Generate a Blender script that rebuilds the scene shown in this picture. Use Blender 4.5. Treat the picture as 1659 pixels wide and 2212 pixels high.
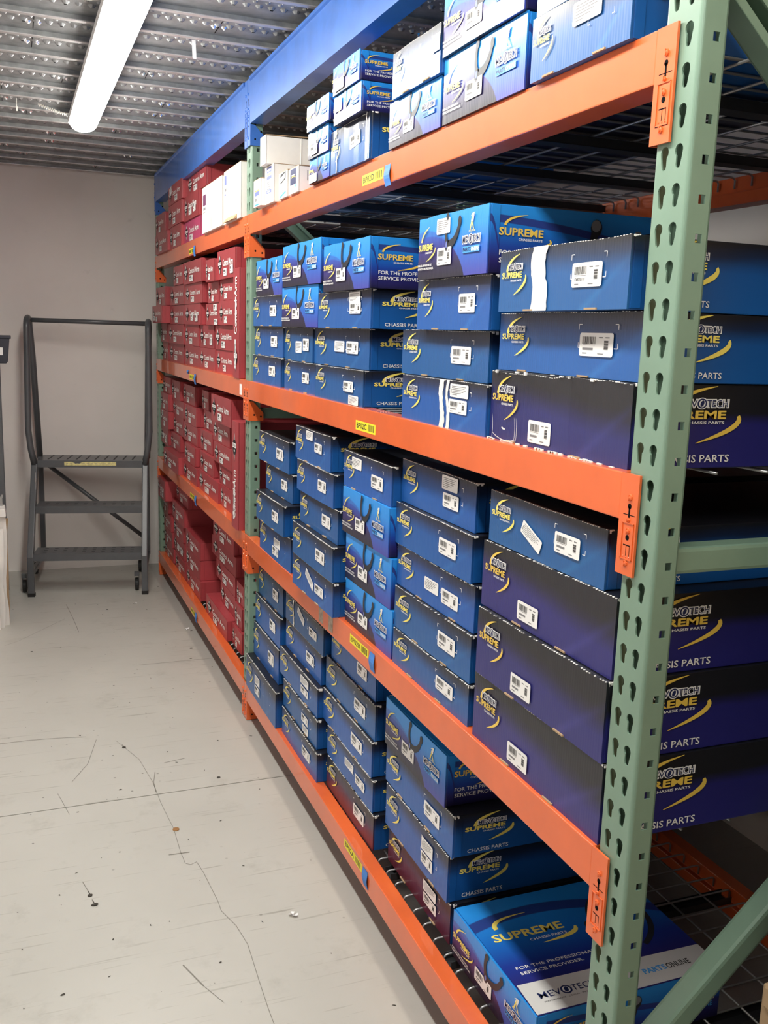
import bpy, bmesh, math, random
from mathutils import Vector, Matrix
from math import radians as R, pi, sin, cos
random.seed(7)
SC = bpy.context.scene
COL = SC.collection
for o in list(bpy.data.objects): bpy.data.objects.remove(o)

# ---------------------------------------------------------------- camera
IMG_W, IMG_H = 1659, 2212
F_PX = 2031.0
cam_d = bpy.data.cameras.new('camera')
cam = bpy.data.objects.new('camera', cam_d); COL.objects.link(cam)
cam_d.sensor_fit = 'VERTICAL'; cam_d.sensor_height = 36.0
cam_d.lens = 36.0 * F_PX / IMG_H
cam_d.clip_start = 0.02
def cam_matrix(pan, tilt, roll, pos):
    f = Vector((sin(pan)*cos(tilt), cos(pan)*cos(tilt), sin(tilt)))
    rt = Vector((cos(pan), -sin(pan), 0)); up = rt.cross(f)
    r2 = cos(roll)*rt + sin(roll)*up; u2 = -sin(roll)*rt + cos(roll)*up
    m = Matrix((r2, u2, -f)).transposed().to_4x4(); m.translation = pos
    return m
cam.matrix_world = cam_matrix(0.3786, -0.1859, 0.0334, Vector((-0.8456, -1.0988, 1.6048)))
SC.camera = cam

# ---------------------------------------------------------------- world, exposure
wd = bpy.data.worlds.new('world'); SC.world = wd; wd.use_nodes = True
wd.node_tree.nodes['Background'].inputs[0].default_value = (1.0, 0.97, 0.92, 1)
wd.node_tree.nodes['Background'].inputs[1].default_value = 0.10
SC.view_settings.view_transform = 'Standard'
SC.view_settings.look = 'None'
SC.view_settings.exposure = 0.0
SC.view_settings.gamma = 1.0
SC.view_settings.use_curve_mapping = False
LAMP_STRENGTH = 43.0
FZ = 0.042                        # height of the floor surface
LAMP_COLOR = (1.0, 0.97, 0.90)

# ---------------------------------------------------------------- materials
MATS = {}
def nodes_of(m):
    m.use_nodes = True
    nt = m.node_tree
    return nt, nt.nodes['Principled BSDF']
class NT:
    """small helper for building node graphs"""
    def __init__(s, m): s.nt, s.b = nodes_of(m); s.tc = None
    def n(s, t, **k):
        x = s.nt.nodes.new(t)
        for a, v in k.items(): setattr(x, a, v)
        return x
    def l(s, a, b): s.nt.links.new(a, b)
    def coord(s, kind):
        if s.tc is None: s.tc = s.n('ShaderNodeTexCoord')
        return s.tc.outputs[kind]
    def sep(s, v):
        x = s.n('ShaderNodeSeparateXYZ'); s.l(v, x.inputs[0]); return x.outputs
    def m(s, op, a, b=None, c=None, clamp=False):
        x = s.n('ShaderNodeMath', operation=op); x.use_clamp = clamp
        for i, v in enumerate((a, b, c)):
            if v is None: continue
            if isinstance(v, (int, float)): x.inputs[i].default_value = v
            else: s.l(v, x.inputs[i])
        return x.outputs[0]
    def ramp(s, fac, stops, interp='LINEAR'):
        x = s.n('ShaderNodeValToRGB'); cr = x.color_ramp; cr.interpolation = interp
        while len(cr.elements) < len(stops): cr.elements.new(0.5)
        for e, (p, c) in zip(cr.elements, stops): e.position = p; e.color = (*c, 1)
        s.l(fac, x.inputs[0]); return x.outputs[0]
    def noise(s, vec, scale, detail=3, rough=.5):
        x = s.n('ShaderNodeTexNoise'); x.inputs['Scale'].default_value = scale
        x.inputs['Detail'].default_value = detail; x.inputs['Roughness'].default_value = rough
        if vec is not None: s.l(vec, x.inputs['Vector'])
        return x.outputs[0]
    def mix(s, fac, a, b, blend='MIX'):
        x = s.n('ShaderNodeMix', data_type='RGBA', blend_type=blend)
        for i, v in ((0, fac), (6, a), (7, b)):
            if isinstance(v, (int, float)): x.inputs[i].default_value = v
            elif isinstance(v, tuple): x.inputs[i].default_value = (*v, 1)
            else: s.l(v, x.inputs[i])
        return x.outputs[2]
    def bump(s, h, strength, dist=.002):
        x = s.n('ShaderNodeBump'); x.inputs['Strength'].default_value = strength
        x.inputs['Distance'].default_value = dist
        s.l(h, x.inputs['Height']); s.l(x.outputs[0], s.b.inputs['Normal'])
    def mapping(s, vec, scale):
        x = s.n('ShaderNodeMapping'); x.inputs['Scale'].default_value = scale
        s.l(vec, x.inputs[0]); return x.outputs[0]
def mat(name, col, rough=.5, metal=0.0, spec=.5, noise=0.0, nscale=8.0, bump=0.0, bscale=60.0, emit=0.0, rvar=0.0):
    if name in MATS: return MATS[name]
    m = bpy.data.materials.new(name); g = NT(m); b = g.b
    b.inputs['Roughness'].default_value = rough; b.inputs['Metallic'].default_value = metal
    b.inputs['Specular IOR Level'].default_value = spec
    c = (*col, 1)
    b.inputs['Base Color'].default_value = c
    if noise or rvar:
        col_out = col
        if noise:
            f = g.noise(g.coord('Object'), nscale, 4, .6)
            lo = tuple(max(0, v*(1-noise)) for v in col); hi = tuple(min(1, v*(1+noise)) for v in col)
            col_out = g.ramp(f, [(.3, lo), (.7, hi)])
        if rvar:
            oi = g.n('ShaderNodeObjectInfo')
            k = g.m('MULTIPLY_ADD', oi.outputs['Random'], 2*rvar, 1-rvar)
            mm = g.n('ShaderNodeVectorMath', operation='SCALE')
            if isinstance(col_out, tuple): mm.inputs[0].default_value = col_out
            else: g.l(col_out, mm.inputs[0])
            g.l(k, mm.inputs['Scale']); col_out = mm.outputs[0]
        g.l(col_out, b.inputs['Base Color'])
    if bump:
        g.bump(g.noise(g.coord('Object'), bscale, 3, .6), bump)
    if emit:
        b.inputs['Emission Color'].default_value = c
        b.inputs['Emission Strength'].default_value = emit
    MATS[name] = m
    return m

# paint and metal
ORANGE = mat('orange_paint', (.80, .135, .022), .50, noise=.10, nscale=5, bump=.05, bscale=30)
BLUEP = mat('blue_paint', (.038, .150, .52), .45, noise=.16, nscale=9, bump=.06, bscale=30)
GREEN = mat('green_paint', (.185, .295, .220), .40, noise=.07, nscale=6, bump=.06, bscale=45)
DARKSTEEL = mat('dark_deck_steel', (.045, .047, .052), .5, .3)
WIRE = mat('wire_steel', (.42, .43, .44), .35, .6)
GALV = mat('galvanised_steel', (.36, .375, .38), .48, .50, noise=.28, nscale=16, bump=.08, bscale=40)
GALVLIP = mat('galvanised_lip', (.62, .60, .60), .38, .5)
HOLE = mat('dark_hole', (.004, .004, .005), .9, spec=.1)
SCREW = mat('bright_screw', (.85, .85, .85), .18, 1.0)
LADDER = mat('ladder_grey_enamel', (.095, .102, .110), .32, noise=.1, nscale=10)
RUBBER = mat('black_rubber', (.012, .012, .012), .6)
CHROME = mat('caster_metal', (.45, .45, .45), .3, .9)
SAFETY = mat('safety_tape_yellow', (.75, .68, .30), .6, noise=.25, nscale=60)
YELLOW = mat('label_yellow', (.92, .80, .03), .5)
INK = mat('black_ink', (.012, .012, .014), .6)
TAPE = mat('painters_tape_blue', (.06, .22, .62), .6, noise=.1)
LENS = mat('lamp_lens', LAMP_COLOR, .4, emit=LAMP_STRENGTH)
HOUSING = mat('lamp_housing_white', (.75, .75, .74), .4)
KRAFT = mat('kraft_cardboard', (.42, .29, .17), .8, noise=.10, nscale=14, bump=.06, bscale=90)
WHITEC = mat('white_carton', (.80, .78, .74), .62, noise=.05, nscale=10, bump=.05, bscale=50)
STICKER = mat('white_sticker', (.88, .88, .87), .45)
GREYINK = mat('grey_ink', (.22, .22, .23), .6)
GOLD = mat('gold_print', (.86, .60, .10), .40)
PALEGOLD = mat('yellow_print', (.93, .78, .16), .40)
WHITEP = mat('white_print', (.88, .88, .86), .45)
NAVY = mat('navy_print', (.010, .020, .10), .45)
SKYP = mat('light_blue_print', (.07, .36, .80), .45)
ARMP = mat('dark_part_print', (.022, .024, .032), .42)
CYANP = mat('violet_blue_print', (.16, .20, .52), .45)
SILVER = mat('silver_print', (.66, .66, .65), .38)
TORN = mat('torn_paper_edge', (.82, .81, .77), .8)
REDC = mat('maroon_carton', (.36, .046, .055), .42, noise=.07, nscale=9, bump=.05, bscale=60, rvar=.10)
REDDK = mat('maroon_gap', (.05, .004, .006), .8)
MAGENTA = mat('magenta_carton', (.46, .055, .145), .48, noise=.05)
PENNY = mat('copper_coin', (.50, .28, .12), .4, .6)
DEBRIS = mat('dark_fleck', (.05, .045, .035), .8)
CRACK = mat('floor_crack_line', (.24, .23, .20), .9)
BIN = mat('dark_plastic_bin', (.028, .030, .045), .45)
PLASTIC = mat('clear_white_plastic', (.75, .73, .66), .4)

def coat(m, w, r):
    b = m.node_tree.nodes['Principled BSDF']; b.inputs['Coat Weight'].default_value = w; b.inputs['Coat Roughness'].default_value = r
coat(ORANGE, .9, .07); coat(BLUEP, .5, .10); coat(GREEN, .3, .15); coat(REDC, .15, .25)

def corrugate(g, strength=.25):
    """fine vertical flutes and a few crush creases of the board"""
    o = g.sep(g.coord('Object'))
    w = g.m('SINE', g.m('MULTIPLY', o[1], 900.0))
    nz = g.noise(g.mapping(g.coord('Object'), (3, 26, 3)), 1.0, 3, .6)
    h = g.m('MULTIPLY_ADD', nz, 2.6, g.m('MULTIPLY', w, .11))
    g.bump(h, strength, .0022)

def front_m(name, stops, streak, tilt=.12):
    m = bpy.data.materials.new(name); g = NT(m); b = g.b
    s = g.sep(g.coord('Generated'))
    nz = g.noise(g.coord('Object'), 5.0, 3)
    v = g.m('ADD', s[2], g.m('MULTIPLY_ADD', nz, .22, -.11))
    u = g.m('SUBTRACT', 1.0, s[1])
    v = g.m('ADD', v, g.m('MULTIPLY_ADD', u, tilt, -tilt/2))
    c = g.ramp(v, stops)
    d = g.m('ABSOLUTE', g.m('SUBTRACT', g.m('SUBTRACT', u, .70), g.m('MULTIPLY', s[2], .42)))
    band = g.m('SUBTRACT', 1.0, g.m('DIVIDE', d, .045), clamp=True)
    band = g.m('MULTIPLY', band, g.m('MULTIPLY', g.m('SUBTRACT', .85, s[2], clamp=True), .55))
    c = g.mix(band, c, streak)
    oi = g.n('ShaderNodeObjectInfo')
    hs = g.n('ShaderNodeHueSaturation'); g.l(c, hs.inputs['Color'])
    g.l(g.m('MULTIPLY_ADD', oi.outputs['Random'], .014, .495), hs.inputs['Hue'])
    g.l(g.m('MULTIPLY_ADD', oi.outputs['Random'], .3, .85), hs.inputs['Value'])
    g.l(hs.outputs[0], b.inputs['Base Color'])
    b.inputs['Roughness'].default_value = .46
    corrugate(g)
    coat(m, .35, .17)
    MATS[name] = m; return m
BK = (.010, .011, .016)
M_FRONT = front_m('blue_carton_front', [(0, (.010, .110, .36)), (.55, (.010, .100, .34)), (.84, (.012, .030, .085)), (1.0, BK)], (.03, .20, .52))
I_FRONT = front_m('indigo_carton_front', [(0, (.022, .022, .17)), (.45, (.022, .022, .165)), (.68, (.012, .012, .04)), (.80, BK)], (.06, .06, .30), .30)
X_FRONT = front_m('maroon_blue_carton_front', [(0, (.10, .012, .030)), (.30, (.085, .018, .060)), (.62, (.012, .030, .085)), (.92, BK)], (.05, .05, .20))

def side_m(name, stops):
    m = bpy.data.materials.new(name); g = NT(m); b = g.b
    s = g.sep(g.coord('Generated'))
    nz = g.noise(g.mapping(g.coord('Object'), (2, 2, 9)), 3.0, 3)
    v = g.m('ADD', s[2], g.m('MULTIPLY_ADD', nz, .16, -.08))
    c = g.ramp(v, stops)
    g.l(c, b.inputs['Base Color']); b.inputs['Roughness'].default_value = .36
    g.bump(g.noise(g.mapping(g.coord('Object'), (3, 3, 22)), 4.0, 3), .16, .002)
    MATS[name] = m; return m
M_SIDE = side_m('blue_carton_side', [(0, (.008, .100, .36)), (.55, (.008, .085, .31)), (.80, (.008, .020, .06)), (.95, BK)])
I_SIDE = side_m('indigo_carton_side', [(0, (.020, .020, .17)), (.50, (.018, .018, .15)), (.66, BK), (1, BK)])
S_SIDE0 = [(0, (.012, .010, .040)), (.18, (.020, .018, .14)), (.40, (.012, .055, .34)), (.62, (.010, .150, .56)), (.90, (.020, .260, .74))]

def s_front():
    m = bpy.data.materials.new('light_blue_carton_front'); g = NT(m); b = g.b
    s = g.sep(g.coord('Generated'))
    u = g.m('SUBTRACT', 1.0, s[1]); v = s[2]
    def ell(cu, cv, ru, rv):
        a = g.m('POWER', g.m('DIVIDE', g.m('ABSOLUTE', g.m('SUBTRACT', u, cu)), ru), 2.0)
        c = g.m('POWER', g.m('DIVIDE', g.m('ABSOLUTE', g.m('SUBTRACT', v, cv)), rv), 2.0)
        return g.m('ADD', a, c)
    ins = g.m('MULTIPLY_ADD', g.m('SUBTRACT', 1.0, ell(.16, -.30, .575, .98)), 30.0, .5, clamp=True)
    ring = g.m('MULTIPLY_ADD', g.m('SUBTRACT', 1.0, ell(.10, -.25, .56, 1.03)), 18.0, .5, clamp=True)
    outc = g.ramp(v, [(0, (.055, .060, .36)), (.40, (.020, .130, .54)), (.75, (.018, .270, .78)), (1, (.020, .30, .82))])
    inc = g.ramp(v, [(0, (.010, .009, .022)), (.22, (.016, .012, .06)), (.45, (.030, .022, .20)), (.66, (.020, .075, .42))])
    c = g.mix(g.m('MULTIPLY', ring, .55), outc, (.020, .060, .36))
    c = g.mix(ins, c, inc)
    g.l(c, b.inputs['Base Color']); b.inputs['Roughness'].default_value = .46
    corrugate(g, .22)
    coat(m, .35, .17); MATS['s'] = m; return m
S_FRONT = s_front()
def s_side():
    m = bpy.data.materials.new('light_blue_carton_side'); g = NT(m); b = g.b
    s = g.sep(g.coord('Generated'))
    nz = g.noise(g.mapping(g.coord('Object'), (1, 1, 14)), 3.0, 2)
    v = g.m('ADD', s[2], g.m('MULTIPLY_ADD', nz, .08, -.04))
    c = g.ramp(v, S_SIDE0)
    arc = g.m('SUBTRACT', .80, g.m('MULTIPLY', g.m('POWER', s[0], 1.6), .45))
    d = g.m('DIVIDE', g.m('ABSOLUTE', g.m('SUBTRACT', s[2], arc)), .060)
    band = g.m('MULTIPLY_ADD', g.m('SUBTRACT', 1.0, d), 6.0, 0.0, clamp=True)
    c = g.mix(g.m('MULTIPLY', band, .85), c, (.022, .020, .17))
    g.l(c, b.inputs['Base Color']); b.inputs['Roughness'].default_value = .34
    g.bump(g.noise(g.mapping(g.coord('Object'), (3, 3, 22)), 4.0, 3), .10, .002)
    MATS['ss'] = m; return m
S_SIDE = s_side()
def s_top():
    m = bpy.data.materials.new('light_blue_carton_lid'); g = NT(m); b = g.b
    s = g.sep(g.coord('Generated'))
    c = g.ramp(s[1], [(.22, (.022, .020, .16)), (.40, (.014, .040, .30)), (.58, (.010, .130, .52)), (.90, (.020, .270, .76))])
    arc = g.m('SUBTRACT', .84, g.m('MULTIPLY', g.m('POWER', g.m('ABSOLUTE', g.m('SUBTRACT', s[0], .35)), 2.0), .55))
    d = g.m('DIVIDE', g.m('ABSOLUTE', g.m('SUBTRACT', s[1], arc)), .05)
    band = g.m('MULTIPLY_ADD', g.m('SUBTRACT', 1.0, d), 6.0, 0.0, clamp=True)
    c = g.mix(g.m('MULTIPLY', band, .85), c, (.022, .020, .17))
    g.l(c, b.inputs['Base Color']); b.inputs['Roughness'].default_value = .34
    return m
S_TOP = s_top()

def floor_mat():
    m = bpy.data.materials.new('painted_concrete_floor'); g = NT(m); b = g.b
    co = g.coord('Object')
    n1 = g.noise(co, 1.3, 5, .6); n2 = g.noise(co, 7.0, 6, .65); n3 = g.noise(co, 55.0, 3, .7)
    c = g.ramp(n1, [(.3, (.50, .495, .450)), (.7, (.565, .56, .512))])
    # scuffed, worn patches
    sc = g.m('MULTIPLY_ADD', g.m('SUBTRACT', n2, .575), 5.0, 0.0, clamp=True)
    sc = g.m('MULTIPLY', sc, g.m('MULTIPLY_ADD', n3, .9, -.15, clamp=True))
    c = g.mix(sc, c, (.26, .25, .21))
    # long scratches
    for rot, scl, th in ((.95, (1.4, 34, 1), .665), (-.95, (1.6, 40, 1), .67), (1.45, (1.0, 30, 1), .665), (2.3, (2.2, 50, 1), .67)):
        mp = g.n('ShaderNodeMapping'); mp.inputs['Rotation'].default_value = (0, 0, rot); mp.inputs['Scale'].default_value = scl
        g.l(co, mp.inputs[0])
        ns = g.noise(mp.outputs[0], 1.6, 3, .55)
        k = g.m('MULTIPLY_ADD', g.m('SUBTRACT', ns, th), 14.0, 0.0, clamp=True)
        c = g.mix(g.m('MULTIPLY', k, .55), c, (.24, .23, .19))
    vo = g.n('ShaderNodeTexVoronoi'); vo.inputs['Scale'].default_value = 15.0; g.l(co, vo.inputs['Vector'])
    sp = g.m('MULTIPLY_ADD', g.m('SUBTRACT', .075, vo.outputs['Distance']), 40.0, 0.0, clamp=True)
    sp = g.m('MULTIPLY', sp, g.m('MULTIPLY_ADD', g.m('SUBTRACT', n1, .5), 8.0, .35, clamp=True))
    c = g.mix(g.m('MULTIPLY', sp, .8), c, (.10, .095, .08))
    # darker floor along the foot of the rack and under it
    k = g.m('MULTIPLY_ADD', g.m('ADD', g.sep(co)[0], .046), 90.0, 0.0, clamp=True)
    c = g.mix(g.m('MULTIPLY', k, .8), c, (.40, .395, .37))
    g.l(c, b.inputs['Base Color'])
    g.l(g.m('MULTIPLY_ADD', n2, .25, .22), b.inputs['Roughness'])
    g.bump(n3, .05, .001)
    return m
FLOOR = floor_mat()
def wall_mat():
    m = bpy.data.materials.new('painted_plaster_wall'); g = NT(m); b = g.b
    co = g.coord('Object')
    n1 = g.noise(co, 1.6, 4, .6); n2 = g.noise(co, 9.0, 5, .6)
    c = g.ramp(n1, [(.3, (.83, .785, .745)), (.7, (.90, .86, .82))])
    sm = g.m('MULTIPLY_ADD', g.m('SUBTRACT', n2, .66), 6.0, 0.0, clamp=True)
    c = g.mix(g.m('MULTIPLY', sm, .35), c, (.36, .33, .30))
    g.l(c, b.inputs['Base Color']); b.inputs['Roughness'].default_value = .7
    g.bump(g.noise(co, 3.0, 3), .25, .02)
    return m
WALL = wall_mat()

# ---------------------------------------------------------------- mesh helpers
class MB:
    def __init__(s): s.v, s.f, s.mi = [], [], []
    def quad(s, pts, mi=0):
        i = len(s.v); s.v += [tuple(p) for p in pts]; s.f.append(tuple(range(i, i+len(pts)))); s.mi.append(mi)
    def box(s, x0, x1, y0, y1, z0, z1, mi=0):
        i = len(s.v)
        s.v += [(x0,y0,z0),(x1,y0,z0),(x1,y1,z0),(x0,y1,z0),(x0,y0,z1),(x1,y0,z1),(x1,y1,z1),(x0,y1,z1)]
        for q in ((0,3,2,1),(4,5,6,7),(0,1,5,4),(1,2,6,5),(2,3,7,6),(3,0,4,7)):
            s.f.append(tuple(i+k for k in q)); s.mi.append(mi)
    def prism(s, poly, lo, hi, axis, mi=0):
        """extrude a 2D polygon along an axis; poly is in the other two axes in xyz order"""
        def P(a, b, t):
            return (t,a,b) if axis == 'x' else (a,t,b) if axis == 'y' else (a,b,t)
        n = len(poly); i = len(s.v)
        s.v += [P(a,b,lo) for a,b in poly] + [P(a,b,hi) for a,b in poly]
        area = sum(poly[k][0]*poly[(k+1)%n][1]-poly[(k+1)%n][0]*poly[k][1] for k in range(n))
        flip = (area < 0) ^ (axis == 'y')
        lo_f = tuple(i+k for k in range(n)); hi_f = tuple(i+n+k for k in range(n))
        sides = [(i+k, i+(k+1)%n, i+n+(k+1)%n, i+n+k) for k in range(n)]
        fs = [tuple(reversed(lo_f)), hi_f] + sides
        if flip: fs = [tuple(reversed(f)) for f in fs]
        s.f += fs; s.mi += [mi]*len(fs)
    def tube(s, pts, r, n=8, mi=0, cap=True, closed=False):
        pts = [Vector(p) for p in pts]; i = len(s.v); m = len(pts)
        up = None
        for k, p in enumerate(pts):
            if closed: t = (pts[(k+1)%m]-pts[k-1]).normalized()
            else: t = ((pts[k+1] if k+1 < m else p) - (pts[k-1] if k else p)).normalized()
            if up is None:
                up = Vector((0,0,1)) if abs(t.z) < .9 else Vector((1,0,0))
            a = t.cross(up).normalized(); b = a.cross(t).normalized(); up = b
            rr = r[k] if isinstance(r, (list, tuple)) else r
            for j in range(n):
                w = 2*pi*j/n; q = p + a*cos(w)*rr + b*sin(w)*rr; s.v.append(tuple(q))
        for k in range(m if closed else m-1):
            for j in range(n):
                A = i+k*n+j; B = i+k*n+(j+1)%n; k2 = (k+1)%m
                s.f.append((A, B, i+k2*n+(j+1)%n, i+k2*n+j)); s.mi.append(mi)
        if cap and not closed:
            s.f.append(tuple(i+j for j in reversed(range(n)))); s.f.append(tuple(i+(m-1)*n+j for j in range(n))); s.mi += [mi,mi]
    def cone(s, c, d, r0, r1, h, n=8, mi=0, cap=True):
        c = Vector(c); d = Vector(d).normalized()
        s.tube([c, c+d*h], [r0, r1], n, mi, cap)
    def add(s, verts, faces, mi, fn):
        i = len(s.v); s.v += [tuple(fn(*p)) for p in verts]
        for f in faces: s.f.append(tuple(i+k for k in f)); s.mi.append(mi)
    def merge(s, o, fn=lambda p: p, off=0):
        i = len(s.v); s.v += [tuple(fn(p)) for p in o.v]
        s.f += [tuple(i+k for k in f) for f in o.f]; s.mi += [k+off for k in o.mi]
    def mesh(s, name, mats, smooth=False):
        me = bpy.data.meshes.new(name); me.from_pydata(s.v, [], s.f)
        for m in mats: me.materials.append(m)
        me.polygons.foreach_set('material_index', s.mi)
        if smooth: me.polygons.foreach_set('use_smooth', [True]*len(s.f))
        me.update(); return me
    def build(s, name, mats, parent=None, smooth=False, bevel=0.0):
        me = s.mesh(name, mats if isinstance(mats, (list, tuple)) else [mats], smooth)
        if bevel:
            bm = bmesh.new(); bm.from_mesh(me)
            bmesh.ops.remove_doubles(bm, verts=bm.verts, dist=1e-5)
            ed = [e for e in bm.edges if len(e.link_faces) == 2 and e.calc_face_angle(0) > .5]
            bmesh.ops.bevel(bm, geom=ed, offset=bevel, segments=2, profile=.6, affect='EDGES')
            bm.to_mesh(me); bm.free()
        return put(name, me, parent)
def put(name, me, parent=None, loc=None):
    o = bpy.data.objects.new(name, me); COL.objects.link(o)
    if parent is not None: o.parent = parent
    if loc is not None: o.location = loc
    return o
def tag(o, label, cat, group=None):
    o['label'] = label; o['category'] = cat
    if group: o['group'] = group
    return o
def thing(name, loc, label, cat, group=None, rz=0.0):
    o = bpy.data.objects.new(name, None); COL.objects.link(o)
    o.location = loc; o.rotation_euler = (0, 0, rz); o.empty_display_size = .05
    return tag(o, label, cat, group)
def struct(o): o['kind'] = 'structure'; return o
def stuff(o): o['kind'] = 'stuff'; return o

_txt = {}
def text2d(t, off=0.0):
    """letters as a flat mesh, scaled to the unit box"""
    k = (t, off)
    if k in _txt: return _txt[k]
    cu = bpy.data.curves.new('t', 'FONT'); cu.body = t; cu.size = 1; cu.resolution_u = 2; cu.offset = off; cu.fill_mode = 'FRONT'
    ob = bpy.data.objects.new('t', cu); COL.objects.link(ob)
    me = bpy.data.meshes.new_from_object(ob)
    vs = [tuple(v.co) for v in me.vertices]; fs = [tuple(p.vertices) for p in me.polygons]
    bpy.data.objects.remove(ob); bpy.data.meshes.remove(me); bpy.data.curves.remove(cu)
    x0 = min(v[0] for v in vs); x1 = max(v[0] for v in vs); y0 = min(v[1] for v in vs); y1 = max(v[1] for v in vs)
    vs = [((v[0]-x0)/(x1-x0), (v[1]-y0)/(y1-y0)) for v in vs]
    # keep all faces turned the same way
    out = []
    for f in fs:
        a = sum(vs[f[i]][0]*vs[f[(i+1)%len(f)]][1]-vs[f[(i+1)%len(f)]][0]*vs[f[i]][1] for i in range(len(f)))
        out.append(f if a > 0 else tuple(reversed(f)))
    _txt[k] = (vs, out); return _txt[k]

class Print:
    """flat artwork in face coordinates (a to the right, b up, metres)"""
    EPS = .00022
    def __init__(s, fn): s.mb = MB(); s.fn = fn; s.mats = []
    def mi(s, m):
        if m not in s.mats: s.mats.append(m)
        return s.mats.index(m)
    def poly(s, pts, m, layer=0):
        area = sum(pts[k][0]*pts[(k+1)%len(pts)][1]-pts[(k+1)%len(pts)][0]*pts[k][1] for k in range(len(pts)))
        if area < 0: pts = list(reversed(pts))
        s.mb.quad([s.fn(a, b, s.EPS*(layer+1)) for a, b in pts], s.mi(m))
    def rect(s, a0, a1, b0, b1, m, layer=0, rot=0.0):
        ca, cb = (a0+a1)/2, (b0+b1)/2; c, n = cos(rot), sin(rot)
        s.poly([(ca+(a-ca)*c-(b-cb)*n, cb+(a-ca)*n+(b-cb)*c) for a, b in ((a0,b0),(a1,b0),(a1,b1),(a0,b1))], m, layer)
    def text(s, t, a0, a1, b0, b1, m, layer=0, off=0.0, slant=0.0, grow=0.0, vert=False):
        vs, fs = text2d(t, off); a0 -= grow; a1 += grow; b0 -= grow; b1 += grow
        if vert: fn = lambda u, v: s.fn(a1-(a1-a0)*v, b0+(b1-b0)*u, s.EPS*(layer+1))
        else: fn = lambda u, v: s.fn(a0+(a1-a0)*u+slant*v*(b1-b0), b0+(b1-b0)*v, s.EPS*(layer+1))
        s.mb.add(vs, fs, s.mi(m), fn)
    def bold(s, t, a0, a1, b0, b1, m, layer=0, k=.006):
        d = (a1-a0)*k
        for i, (q, e) in enumerate(((-d, 0), (d, 0), (0, d*.6), (0, -d*.6))): s.text(t, a0+q, a1+q, b0+e, b1+e, m, layer+i*.45, .012)
    def disc(s, ca, cb, ra, rb, m, layer=0, n=18, rot=0.0):
        s.poly([(ca+ra*cos(2*pi*k/n)*cos(rot)-rb*sin(2*pi*k/n)*sin(rot), cb+ra*cos(2*pi*k/n)*sin(rot)+rb*sin(2*pi*k/n)*cos(rot)) for k in range(n)], m, layer)
    def swoosh(s, p0, p1, p2, w0, w1, w2, m, layer=0, n=12):
        L, Rr = [], []
        for k in range(n+1):
            t = k/n
            x = (1-t)**2*p0[0]+2*t*(1-t)*p1[0]+t*t*p2[0]; y = (1-t)**2*p0[1]+2*t*(1-t)*p1[1]+t*t*p2[1]
            dx = 2*(1-t)*(p1[0]-p0[0])+2*t*(p2[0]-p1[0]); dy = 2*(1-t)*(p1[1]-p0[1])+2*t*(p2[1]-p1[1])
            q = math.hypot(dx, dy) or 1; w = ((1-t)**2*w0+2*t*(1-t)*w1+t*t*w2)/2
            L.append((x-dy/q*w, y+dx/q*w)); Rr.append((x+dy/q*w, y-dx/q*w))
        for k in range(n): s.poly([L[k], Rr[k], Rr[k+1], L[k+1]], m, layer)
    def mesh(s, name): return s.mb.mesh(name, s.mats)
    def build(s, name, parent=None): return put(name, s.mesh(name), parent)

# ================================================================ setting
CEIL = 2.515                      # lower lips of the deck planks
# floor: slabs with a sawn joint between them
mb = MB()
for y0, y1 in ((-4.0, 1.929), (1.934, 5.19)):
    mb.box(-2.6, 1.55, y0, y1, -.06, FZ)
mb.box(-2.6, 1.55, 1.929, 1.934, -.06, FZ-.006, 1)
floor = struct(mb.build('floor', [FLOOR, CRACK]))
def ribbon(mb, pts, w, z=FZ+.0006):
    for (a, b), (c, d) in zip(pts, pts[1:]):
        q = math.hypot(c-a, d-b) or 1; nx, ny = -(d-b)/q*w/2, (c-a)/q*w/2
        mb.quad([(a-nx,b-ny,z),(c-nx,d-ny,z),(c+nx,d+ny,z),(a+nx,b+ny,z)])
CRK = [([(-0.526, 2.41), (-0.462, 2.222), (-0.439, 2.024), (-0.434, 1.866), (-0.42, 1.688), (-0.422, 1.546), (-0.419, 1.478), (-0.405, 1.465), (-0.386, 1.475), (-0.377, 1.412), (-0.366, 1.264), (-0.366, 1.212), (-0.342, 1.135), (-0.331, 1.049), (-0.337, 0.901), (-0.34, 0.8), (-0.34, 0.729)], 0.0016), ([(-0.458, 1.539), (-0.396, 1.535)], 0.004), ([(-0.502, 1.021), (-0.468, 0.928)], 0.0035), ([(-0.468, 0.928), (-0.434, 0.856)], 0.0015), ([(-0.606, 4.338), (-0.589, 4.112), (-0.577, 3.92), (-0.572, 3.805)], 0.0025), ([(-0.421, 2.1), (-0.436, 2.023), (-0.439, 1.946)], 0.0025), ([(-0.711, 1.473), (-0.694, 1.397)], 0.002), ([(-0.939, 2.507), (-0.84, 2.507), (-0.741, 2.498), (-0.632, 2.478)], 0.0025), ([(-0.34, 3.226), (-0.167, 3.229), (0.032, 3.226)], 0.0025), ([(-0.379, 2.164), (-0.301, 2.18)], 0.0025), ([(-0.928, 3.684), (-0.863, 3.74), (-0.627, 4.061)], 0.0015), ([(-0.704, 2.108), (-0.641, 2.238), (-0.595, 2.44)], 0.002), ([(-0.753, 2.036), (-0.724, 1.879)], 0.0015)]
for pts, w in CRK:
    mb = MB(); ribbon(mb, pts, w); mb.build('floor_crack', CRACK, floor)
mb = MB(); rnd = random.Random(3)
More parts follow.
